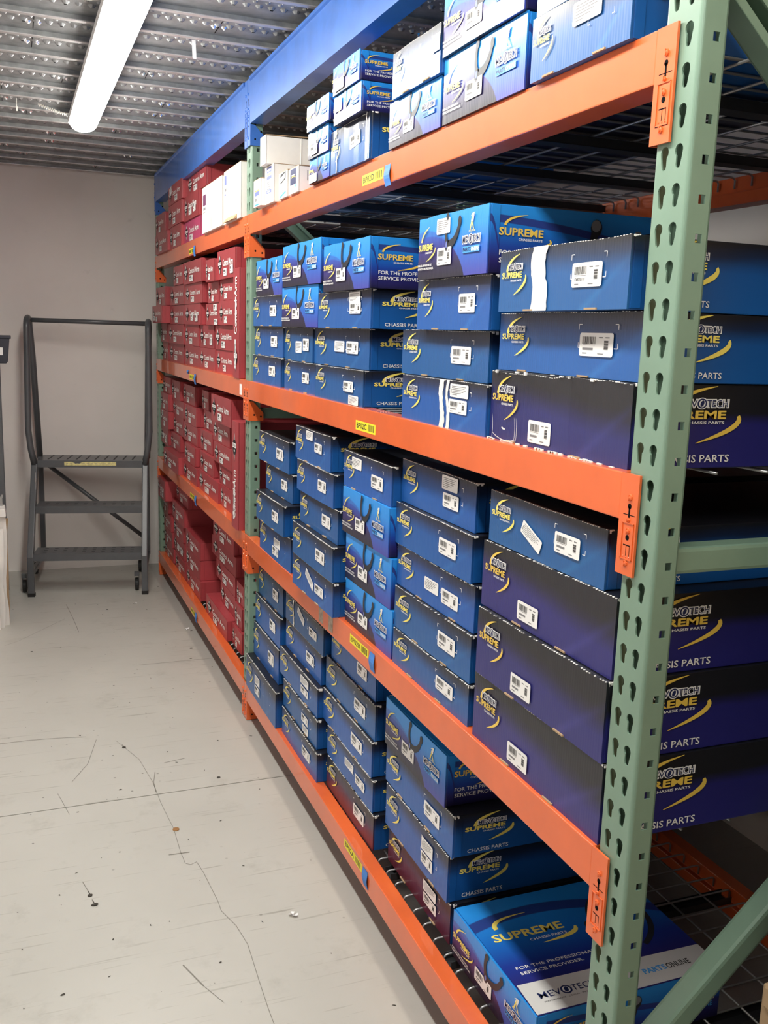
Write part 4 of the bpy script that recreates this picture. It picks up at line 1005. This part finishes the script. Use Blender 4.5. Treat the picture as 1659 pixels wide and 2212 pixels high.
def make_carton(name, x, y0, y1, z0, z1, typ, depth, label, group):
    w, h = y1-y0, z1-z0
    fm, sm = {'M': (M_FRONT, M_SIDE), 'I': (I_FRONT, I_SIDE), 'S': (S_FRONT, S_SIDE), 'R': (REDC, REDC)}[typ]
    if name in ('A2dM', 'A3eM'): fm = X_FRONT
    if name == 'RD1': fm = sm = MAGENTA
    t = thing('maroon_carton' if typ == 'R' else 'blue_carton', (x, (y0+y1)/2, z0), label, 'carton', group)
    hw = w/2; rnd = random.Random(name)
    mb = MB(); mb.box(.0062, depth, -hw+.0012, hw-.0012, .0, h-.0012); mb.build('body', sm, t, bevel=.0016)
    # front panel, top edge a little wavy
    mb = MB(); N = 8; top = [h-rnd.uniform(0, .0022) for _ in range(N+1)]
    if name == 'C1I': top = [h-rnd.uniform(0, .006) for _ in range(N+1)]
    ys = [hw-w*k/N for k in range(N+1)]; bow = rnd.uniform(.0, .0022)
    xs = [-bow*math.sin(pi*k/N)+ (rnd.uniform(-.002, .002) if name in ('C1I', 'D4M') else 0) for k in range(N+1)]
    xs = [q+.0022 for q in xs]
    Fr = [(xs[k], ys[k], 0.0) for k in range(N+1)]; Ft = [(xs[k], ys[k], top[k]) for k in range(N+1)]
    Br = [(.0052, ys[k], 0.0) for k in range(N+1)]; Bt = [(.0052, ys[k], top[k]) for k in range(N+1)]
    for k in range(N):
        mb.quad([Fr[k], Fr[k+1], Ft[k+1], Ft[k]]); mb.quad([Br[k+1], Br[k], Bt[k], Bt[k+1]])
        mb.quad([Ft[k], Ft[k+1], Bt[k+1], Bt[k]]); mb.quad([Fr[k+1], Fr[k], Br[k], Br[k+1]])
    mb.quad([Fr[0], Ft[0], Bt[0], Br[0]]); mb.quad([Fr[N], Br[N], Bt[N], Ft[N]])
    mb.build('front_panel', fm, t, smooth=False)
    # folded side flap next to the front edge
    mb = MB(); mb.box(.008, .026, -hw-.0002, -hw+.0012, .0015, h-.003); mb.build('side_flap', sm, t, bevel=.0006)
    # artwork
    if name not in ('RC25', 'RB25', 'A1S_'):
        o = put('front_print', PM[typ], t); o.scale = (1, w/REFW[typ], h/REFH[typ]); o.location = (-.0002, 0, 0)
        if typ == 'S':
            for me in PX:
                o = put(me.name, me, t); o.scale = (1, w/REFW[typ], h/REFH[typ]); o.location = (-.0002, 0, 0)
    if typ != 'R':
        o = put('side_print', PS[typ], t); s = h/REFH[typ]; o.scale = (1 if abs(s-1) < .25 else s*1.15, 1, s); o.location = (.001, -hw-.0003, 0)
    for kind, u, v, fw, fh, rot in SP.get(name, DEF[typ]):
        me = LB_TXT if kind == 'txt' else (LB_BAR2 if name == 'C3M' else LB_BAR)
        o = put(me.name, me, t); o.location = (-.0003, hw-u*w, v*h); o.rotation_euler = (-rot, 0, 0)
        o.scale = (1, fw*w/.086, fh*h/.034)
    # torn perforation along the top front edge
    if typ in 'MI':
        mb = MB(); n = int(w/.0075)
        for k in range(n):
            if rnd.random() < .15: continue
            y = -hw+(k+.5)*w/n; l = rnd.uniform(.0014, .0024); q = min(N-1, int((hw-y)/w*N)); zz = top[q]+(top[q+1]-top[q])*((hw-y)/w*N-q)
            mb.box(-.0004+xs[q], .0045, y-l, y+l, zz-.0009, zz+.0001)
        for k in range(5):                                  # ragged paper at the near top corner
            a = rnd.uniform(-.006, .004); b = rnd.uniform(.002, .016)
            mb.box(b, b+rnd.uniform(.002, .006), -hw+a*.3, -hw+.004+a*.3, h-.005+rnd.uniform(-.003, .003), h-.001)
        stuff(mb.build('torn_edge', TORN, t))
        if rnd.random() < .55 or name in ('C3M', 'C2M', 'D1M'):
            mb = MB()
            for u in (rnd.uniform(.15, .3), rnd.uniform(.6, .75)): mb.box(-.0010, .003, hw-u*w-.032, hw-u*w, .0002, .0030)
            mb.build('lock_tab', KRAFT, t)
    return t, w, h, hw, rnd
def torn_strip(t, hw, w, h, u0, u1, seed):
    r = random.Random(seed); p = Print(lambda a, b, e: (-e, hw-a, b)); n = 16
    L = [(w*(u0+r.uniform(-.004, .004)+.012*math.sin(k*.4)), h*(.0+.995*k/n)) for k in range(n+1)]
    Q = [(w*(u1+r.uniform(-.005, .005)+.014*math.sin(k*.35+.6)), h*(.0+.995*k/n)) for k in range(n+1)]
    for k in range(n): p.poly([L[k], Q[k], Q[k+1], L[k+1]], TORN, 2)
    p.build('torn_strip', t)
counts = {}
for b in BX: counts[b[1]] = counts.get(b[1], 0)+1
idx = {}
for name, st, x, y0, y1, z0, z1 in BX:
    i = idx.get(st, 0); idx[st] = i+1
    if name[0] == 'W' or name[:2] == 'RW': continue
    red = name[0] == 'R'
    typ = 'R' if red else name[-1]
    if name == 'D1b': typ = 'M'
    if name == 'A1S':
        label = CUSTOM[name]
    elif name in CUSTOM: label = CUSTOM[name]
    else:
        L, so = STK[st]
        lv = i
        if st == 42: lv = i+1
        if st == 39: lv = i
        lev = LVL[lv] if not (i == counts[st]-1 and i > 0) else 'top'
        kind = {'M': 'royal blue carton', 'I': 'large indigo carton', 'S': 'bright blue arm-picture carton', 'R': 'maroon carton'}[typ]
        label = '%s, %s in %s stack from %s, %s shelf' % (kind, lev, ORD[so], 'green middle post' if red else 'near post', NM[L])
    group = 'maroon cartons in the far bay' if red else 'blue cartons in the near bay'
    dep = DEEP[typ]
    if z0 > 2.0: dep = .52
    if name in ('C1I', 'C2M', 'C3M', 'B1I', 'B2I', 'B3I', 'B4M', 'D1M', 'D1b'): dep = .84
    if name[:2] == 'A2': dep = .48
    if name == 'C7S': dep = .45
    if name in ('RC25', 'RB25'): dep = .40
    if name == 'A1S': dep = .455
    t, w, h, hw, rnd = make_carton(name, x, y0, y1, z0, z1, typ, dep, label, group)
    if name == 'C3M': torn_strip(t, hw, w, h, .305, .425, 4)
    if name == 'C4M': torn_strip(t, hw, w, h, .505, .555, 5); torn_strip(t, hw, w, h, .585, .615, 6)
    if name == 'A4aM': torn_strip(t, hw, w, h, .235, .255, 8)
    if name == 'D4M':
        for q, (u0, u1) in enumerate(((.16,.175),(.40,.41),(.93,.945))): torn_strip(t, hw, w, h, u0, u1, 20+q)
    if name == 'C1I':                                        # scuffs and a torn flap at its lower edge
        mb = MB()
        for k in range(26):
            y = rnd.uniform(-hw+.008, hw-.008); mb.box(-.003, .0, y-.006, y+.006, .0, rnd.uniform(.0005, .003))
        for k in range(24):
            if rnd.random() < .4: continue
            y = hw-w*(.04+.038*k)+rnd.uniform(-.008, .008); l = rnd.uniform(.001, .005); mb.box(-.002, .002, y-l, y+l, h-.003+rnd.uniform(-.003, .002), h-.0002)
        stuff(mb.build('ragged_edge', TORN, t))
        p = Print(lambda a, b, e: (-e-.0035, hw-a, b))
        for cu in (.055, .245, .26): p.swoosh((w*cu, h*.02), (w*(cu+.015), h*.16), (w*(cu-.002), h*.36), .0005, .0016, .0004, TORN, 2)
        p.swoosh((w*.06, h*.10), (w*.16, h*-.04), (w*.26, h*.06), .0008, .002, .0008, TORN, 2)
        p.swoosh((w*.14, h*.20), (w*.155, h*.17), (w*.17, h*.18), .003, .004, .002, TORN, 2)
        p.build('paper_tears', t)
    if name in ('RC25', 'RB25'):
        p = Print(front_fn(w)); up = name == 'RC25'
        e0, e1 = (.06, .32) if up else (.62, .90)
        emblem(p, w*.22, w*.78, h*e0, h*e1)
        t0, t1 = (.40, .92) if up else (.10, .55)
        p.text('Control Arm', w*.30, w*.72, h*t0, h*t1, WHITEP, 1, .02, vert=True)
        p.rect(w*.44, w*.62, h*(t0+.10), h*(t0+.34), STICKER, 2)
        p.build('front_print', t)
        if up:
            for v in (.16, .66):
                mb = MB(); mb.prism([(.10+.012*cos(2*pi*k/14), h*v+.035*sin(2*pi*k/14)) for k in range(14)], -hw-.0015, -hw+.0008, 'y')
                mb.build('hand_hole', KRAFT, t)
    if name == 'A1S':                                        # printed lid and end
        lid = MB(); lid.box(.0065, dep, -hw+.0012, hw-.0012, h-.0012, h+.0006); lid.build('lid', S_TOP, t)
        fx = lambda X: X-x; fy = lambda Y: Y-(y0+y1)/2
        p = Print(lambda a, b, e: (fx(a), fy(b), h+.0006+e))
        p.poly([(.064, .372), (x+dep, .362), (x+dep, .284), (.061, .284)], SILVER, 0)
        p.swoosh((.205, .585), (.105, .585), (.112, .548), .001, .010, .012, PALEGOLD, 1)
        p.swoosh((.287, .506), (.292, .480), (.190, .476), .006, .018, .001, PALEGOLD, 1)
        p.bold('SUPREME', .088, .262, .507, .532, PALEGOLD, 1, .004)
        p.text('CHASSIS PARTS', .166, .258, .489, .497, WHITEP, 1, .016)
        p.text('FOR THE PROFESSIONAL', .088, .282, .413, .422, WHITEP, 1, .01)
        p.text('SERVICE PROVIDER.', .090, .242, .396, .405, WHITEP, 1, .01)
        mevotech(p, .091, .224, .321, .338, 1, NAVY, False)
        p.text('PERFORMANCE - DESIGN - INNOVATION', .094, .226, .309, .313, INK, 1)
        p.text('PARTS', .338, .395, .315, .331, SKYP, 1, .03); p.text('ONLINE', .397, .455, .315, .331, INK, 1, .012)
        p.swoosh((.33, .50), (.37, .62), (.45, .57), .014, .018, .010, ARMP, 1); p.disc(.325, .495, .016, .018, ARMP, 1, 14)
        p.swoosh((.40, .40), (.47, .44), (.47, .52), .012, .016, .010, ARMP, 1)
        p.build('lid_print', t)
        p = Print(lambda a, b, e: (a, -hw-.0008-e, b)); A = lambda u: .33+.11*u; B = lambda v: h*v
        xfactor(p, lambda u: .375+.04*u, lambda v: B(.60+.32*v))
        mevotech(p, .345, .435, B(.44), B(.56)); p.text('PARTSONLINE', .345, .435, B(.28), B(.38), SKYP, 1, .02)
        p.build('end_print', t)

# ---- white cartons
W_LAB = {
 'W1': ('small white carton with kraft flap standing beside the green middle post, top shelf', .30),
 'W2': ('tall white carton on end with blue labels, second from green middle post, top shelf', .34),
 'W6': ('white carton lying across the upright white cartons, top shelf', .34),
 'W3': ('slim white carton with a slanted striped label, top shelf, third from middle post', .30),
 'W4': ('white carton with a dark blue label panel, nearest the blue cartons, top shelf', .34),
 'RW1': ('large white carton standing beside the magenta carton, top shelf, far bay', .40),
 'RW2': ('large white carton with a frayed base just behind green middle post, top shelf', .40)}
for name, st, x, y0, y1, z0, z1 in BX:
    if name not in W_LAB: continue
    w, h = y1-y0, z1-z0; hw = w/2; lab, dep = W_LAB[name]
    t = thing('white_carton', (x, (y0+y1)/2, z0), lab, 'carton', 'white cartons on the top shelf')
    mb = MB(); mb.box(.003, dep, -hw+.001, hw-.001, 0, h); mb.build('body', WHITEC, t, bevel=.002)
    mb = MB(); mb.box(0, .0022, -hw, hw, .0, h); mb.build('front_panel', WHITEC, t)
    mb = MB(); mb.prism([(.001, h), (dep, h), (dep, h+.0015), (.001, h+.0015)] if name == 'W2' else [(.001, h), (dep*.5, h+.006), (dep, h), (dep, h+.002), (dep*.5, h+.008), (.001, h+.0025)], -hw, hw, 'y'); mb.build('lid_flap', KRAFT, t)
    p = Print(front_fn(w)); A = lambda u: w*u; B = lambda v: h*v
    if name == 'W1':
        for k in range(5): p.rect(A(.25), A(.75), B(.88-.05*k), B(.895-.05*k), GREYINK)
        p.rect(A(.20), A(.80), B(.40), B(.56), CYANP); p.rect(A(.20), A(.80), B(.56), B(.61), GOLD); p.rect(A(.2), A(.5), B(.20), B(.32), GREYINK); p.rect(A(.2), A(.8), B(.03), B(.09), SKYP)
    elif name in ('W2', 'W6'):
        p.rect(A(.2), A(.75), B(.82), B(.97), CYANP); p.disc(A(.47), B(.89), A(.2), B(.03), WHITEP, 1); p.rect(A(.2), A(.75), B(.74), B(.81), mat('pale_red_print', (.75, .35, .28), .5)); p.rect(A(.2), A(.75), B(.64), B(.73), CYANP)
        for k in range(4): p.rect(A(.22), A(.6), B(.56-.06*k), B(.58-.06*k), GREYINK)
        p.rect(A(.2), A(.75), B(.27 if name == 'W2' else .04), B(.37 if name == 'W2' else .14), CYANP); p.disc(A(.47), B(.32 if name == 'W2' else .09), A(.16), B(.025), WHITEP, 1)
    elif name == 'W3':
        p.poly([(A(.2), B(.92)), (A(.8), B(1)), (A(.8), B(.70)), (A(.2), B(.55))], INK); p.poly([(A(.25), B(.80)), (A(.72), B(.93)), (A(.72), B(.74)), (A(.25), B(.62))], WHITEP, 1)
        for k in range(4): p.rect(A(.22), A(.6), B(.42-.07*k), B(.44-.07*k), GREYINK)
        p.poly([(A(.15), B(.02)), (A(.85), B(.17)), (A(.85), B(.25)), (A(.15), B(.10))], SKYP)
    elif name == 'W4':
        p.rect(A(.15), A(.75), B(.34), B(.97), NAVY); p.swoosh((A(.25), B(.62)), (A(.5), B(.72)), (A(.7), B(.60)), .002, .005, .002, GOLD, 1); p.rect(A(.25), A(.65), B(.70), B(.74), WHITEP, 1)
        for k in range(4): p.rect(A(.2), A(.6), B(.26-.06*k), B(.28-.06*k), GREYINK)
        p.rect(A(.62), A(.75), B(.22), B(.32), SKYP)
    elif name == 'RW1':
        p.rect(A(.04), A(.20), B(.60), B(.84), mat('plum_print', (.16, .05, .12), .5)); p.rect(A(.06), A(.18), B(.50), B(.56), GREYINK); p.rect(A(.05), A(.20), B(.45), B(.46), INK)
        p.rect(A(.40), A(.52), B(.62), B(.98), mat('clear_tape', (.70, .68, .63), .3)); p.rect(A(.40), A(.52), B(.02), B(.30), mat('clear_tape', (.70, .68, .63), .3))
    else:
        p.rect(A(.04), A(.16), B(.74), B(.92), CYANP); p.rect(A(.05), A(.15), B(.62), B(.68), GREYINK); p.rect(A(.04), A(.14), B(.54), B(.57), CYANP)
    p.build('front_print', t)
    if name == 'W4':
        p = Print(lambda a, b, e: (a, -hw-e+.001, b))
        for k in range(6): p.rect(.045, .085, h*(.70-.07*k), h*(.715-.07*k), INK)
        p.rect(.028, .031, h*.45, h*.85, GREYINK); p.build('side_print', t)
    if name == 'W6':
        mb = MB(); mb.box(.12, .122, -hw-.0006, -hw+.001, 0, h); mb.build('fold_crease', GREYINK if 0 else WHITEC, t)
    if name == 'RW2':
        mb = MB(); mb.prism([(-.014, .0), (.0, .020), (.0, .004), (-.012, -.001)], -hw*.6, hw*.7, 'y'); mb.build('frayed_flap', KRAFT, t)

# ================================================================ rolling ladder
t = thing('rolling_ladder', (-.471, 4.492, FZ), 'dark grey steel three-step rolling ladder with tall handrails against the back wall', 'ladder', None, R(-9.5))
for s in (-1, 1):
    u = s*.320
    mb = MB(); path = [(0, .018), (0, .235), (.285, .757), (.315, .757), (.318, .720), (.036, .215), (.036, .018)]
    mb.prism([(a, b) for a, b in path], u-.018, u+.018, 'x'); mb.build('front_leg', LADDER, t, bevel=.006)
    mb = MB(); mb.box(u-.019, u+.019, -.001, .037, 0, .0185); mb.build('foot_tip', RUBBER, t)
    mb = MB(); mb.box(u-.015, u+.015, .525, .555, .12, .752); mb.build('rear_leg', LADDER, t, bevel=.004)
    mb = MB(); mb.box(u-.012, u+.012, .06, .55, .115, .140); mb.build('base_bar', LADDER, t, bevel=.003)
    # handrail: front post, bend over the top, rear post
    uo = u+s*.016; pts = [(u, .285, .740), (uo, .280, .83), (u+s*.028, .290, .94), (u+s*.026, .345, 1.535)]
    for k in range(9):
        a = pi*k/8; pts.append((u+s*.026, .405-.06*cos(a), 1.540+.055*sin(a)))
    pts += [(u+s*.018, .490, 1.36), (u+s*.004, .545, .745)]
    mb = MB(); mb.tube(pts, .0185, 12); mb.build('handrail', LADDER, t, smooth=True)
    for v in (.10, .545):
        mb = MB(); cx = u-.050
        mb.box(cx-.014, cx+.014, v-.016, v+.016, .092, .116, 0)
        for q in (-.013, .011): mb.box(cx+q, cx+q+.002, v-.005, v+.022, .030, .095, 0)
        mb.build('caster_fork', CHROME if v > .3 else LADDER, t)
        mb = MB(); n = 18
        ring = [(v+.010+.038*cos(2*pi*k/n), .038+.038*sin(2*pi*k/n)) for k in range(n)]
        mb.prism(ring, cx-.010, cx+.010, 'x'); mb.build('caster_wheel', RUBBER, t, bevel=.003)
for k, (v, z, dp) in enumerate(((.004, .254, .175), (.145, .508, .180), (.285, .762, .255))):
    mb = MB(); U = .302
    mb.box(-U, U, v, v+dp, z-.003, z, 0); mb.box(-U, U, v, v+.003, z-.042, z-.003, 0); mb.box(-U, U, v+dp-.003, v+dp, z-.030, z-.003, 0)
    if k == 2:
        for q in range(10):
            a = -.245+q*.0545; mb.quad([(a-.008, v+.045, z+.0004), (a+.002, v+.045, z+.0004), (a+.014, v+dp-.02, z+.0004), (a+.004, v+dp-.02, z+.0004)], 1)
    else:
        for q in range(10):
            for r in range(3):
                a = -.245+q*.0545; b = v+.04+r*.05; mb.quad([(a-.010, b, z+.0004), (a+.010, b, z+.0004), (a+.010, b+.010, z+.0004), (a-.010, b+.010, z+.0004)], 1)
    mb.build('step', [LADDER, mat('worn_step_hole', (.02, .022, .024), .7)], t)
    if k == 2:
        p = Print(lambda a, b, e: (a, v-e, b)); rr = random.Random(2)
        up = [(-.15+.3*q/14, z-.008-(rr.uniform(0, .010) if 2 < q < 6 else 0)) for q in range(15)]
        for (a, b), (c, d) in zip(up, up[1:]): p.poly([(a, z-.030), (c, z-.030), (c, d), (a, b)], SAFETY)
        for q in range(12): p.rect(-.14+q*.024, -.128+q*.024, z-.022, z-.018, GREYINK, 1)
        p.build('safety_label', t)
mb = MB(); mb.tube([(-.33, .440, 1.583), (.33, .440, 1.583)], .0135, 12); mb.build('top_bar', LADDER, t, smooth=True)
mb = MB(); mb.tube([(-.315, .515, .735), (.315, .515, .225)], .013, 10); mb.build('diagonal_brace', LADDER, t, smooth=True)
mb = MB(); mb.box(-.3045, -.3035, .03, .045, .56, .66); o = mb.build('rail_sticker', STICKER, t); o.location = (0, .17, .04)

# ================================================================ things at the edges of the view
# kraft carton at the lower right, standing on the floor in the next bay
t = thing('kraft_carton', (.20, -.32, FZ), 'brown kraft carton standing at the lower right edge beside the near green frame', 'carton')
mb = MB(); mb.box(0, .84, -1.0, .20, .0, .60); mb.build('body', KRAFT, t, bevel=.003)
mb = MB(); mb.box(.006, .83, -.99, .19, .602, 1.04); mb.box(.10, .83, -.99, .17, 1.0405, 2.25); mb.build('upper_light_block', KRAFT, t, bevel=.003)  # unseen upper part, added tall to block stray light into the rack
mb = MB(); mb.prism([(-.006, .60), (0, .612), (.0, .56), (-.006, .57)], .12, .19, 'y'); mb.build('torn_flap', KRAFT, t)
# folded white cartons and dark bin at the left edge
t = thing('folded_cartons', (-.903, 4.06, FZ), 'bundle of folded white cartons standing upright at the left edge of the aisle', 'cartons')
for k, (dx, dy, h, w) in enumerate(((-.045, -.10, .34, .30), (-.020, -.06, .52, .34), (-.004, -.02, .585, .36), (.004, .02, .56, .38), (-.012, .05, .60, .40))):
    mb = MB(); r = random.Random(k); ys = dy
    n = 7; right = [(dx+r.uniform(-.006, .004)+(.006 if q > 4 else 0), h*q/n) for q in range(n+1)]
    poly = [(dx-w, 0)]+right+[(dx-w, h)]
    mb.prism(poly, ys-.012, ys+.012, 'y', 0); mb.build('folded_carton', WHITEC if k != 3 else KRAFT, t)
mb = MB(); mb.prism([(-.36, .585), (.002, .585), (.004, .592), (.0, .625), (-.36, .628)], -.07, .07, 'y'); mb.build('top_sheet', WHITEC, t, bevel=.004)
mb = MB(); mb.box(-.030, -.012, .03, .05, .605, .675); mb.box(-.018, -.008, .028, .052, .67, .685); mb.build('strap_clip', CHROME, t)
t = thing('steel_shelf', (-1.55, 4.28, FZ), 'grey steel shelf unit on the left side of the aisle, out past the edge', 'shelf unit')
for a in (0, .615):
    for b in (0, .46):
        mb = MB(); mb.box(a, a+.03, b, b+.03, 0, 1.9); mb.build('post', LADDER, t)
for z in (.30, .85, 1.325, 1.87):
    mb = MB(); mb.box(.0, .645, -.002, .492, z, z+.02); mb.build('shelf_board', LADDER, t)
t = thing('parts_bin', (-1.02, 4.50, 1.3455+FZ), 'dark plastic parts bin on a shelf at the left edge of the view', 'bin')
mb = MB(); mb.prism([(-.22, 0), (.150, 0), (.158, .010), (.172, .145), (-.24, .145)], -.10, .12, 'y'); mb.build('bin_body', BIN, t, bevel=.004)
mb = MB(); mb.prism([(-.245, .132), (.178, .132), (.178, .148), (-.245, .148)], -.105, .125, 'y'); mb.build('bin_rim', BIN, t, bevel=.003)
mb = MB(); mb.box(.105, .135, -.1012, -.0995, .045, .085); mb.build('bin_label', STICKER, t)
# small things on the floor
mb = MB(); mb.cone((0, 0, 0), (0,0,1), .0105, .0105, .0016, 24); o = mb.build('coin', PENNY); o.location = (-.414, 1.680, FZ+.0008); tag(o, 'copper coin lying on the concrete floor beyond the crack', 'coin')
for k, (x, y, lab) in enumerate(((-.188, 1.130, 'crumpled white paper scrap on the floor near the bottom beam'), (-.239, 4.26, 'tiny white paper scrap on the floor in front of ladder'), (-.030, 3.70, 'small white paper scrap on the floor by the far bay beam'))):
    mb = MB(); r = random.Random(k+3)
    for q in range(4):
        a, b = r.uniform(-.012, .012), r.uniform(-.010, .010); rad = r.uniform(.004, .008)
        pts = [(a+rad*cos(2*pi*j/5+q)*r.uniform(.6, 1.2), b+rad*sin(2*pi*j/5+q)*r.uniform(.6, 1.2), r.uniform(.001, .009)) for j in range(5)]
        mb.quad(pts); mb.quad([(p[0], p[1], p[2]-.0009) for p in reversed(pts)])
    o = mb.build('paper_scrap', STICKER); o.location = (x, y, FZ+.0005); tag(o, lab, 'scrap', 'paper scraps')
for x, y, lab in ((-.696, 1.397, 'larger of two dark dry leaf bits on the floor'), (-.688, 1.349, 'smaller dark dry leaf bit beside the larger one'), (-.503, 2.338, 'dark leaf bit on the floor past the concrete joint')):
    mb = MB(); r = random.Random(int(-x*1000)); pts = [(.010*cos(2*pi*j/7)*r.uniform(.6, 1.1), .008*sin(2*pi*j/7)*r.uniform(.6, 1.1), r.uniform(.0012, .003)) for j in range(7)]
    mb.quad(pts); mb.quad([(p[0], p[1], p[2]-.001) for p in reversed(pts)]); mb.quad([(-.001,.007,.0015),(.001,.007,.0015),(-.004,.024,.0025),(-.005,.024,.0025)])
    o = mb.build('leaf_bit', DEBRIS); o.location = (x, y, FZ+.0005); tag(o, lab, 'leaf', 'leaf bits')
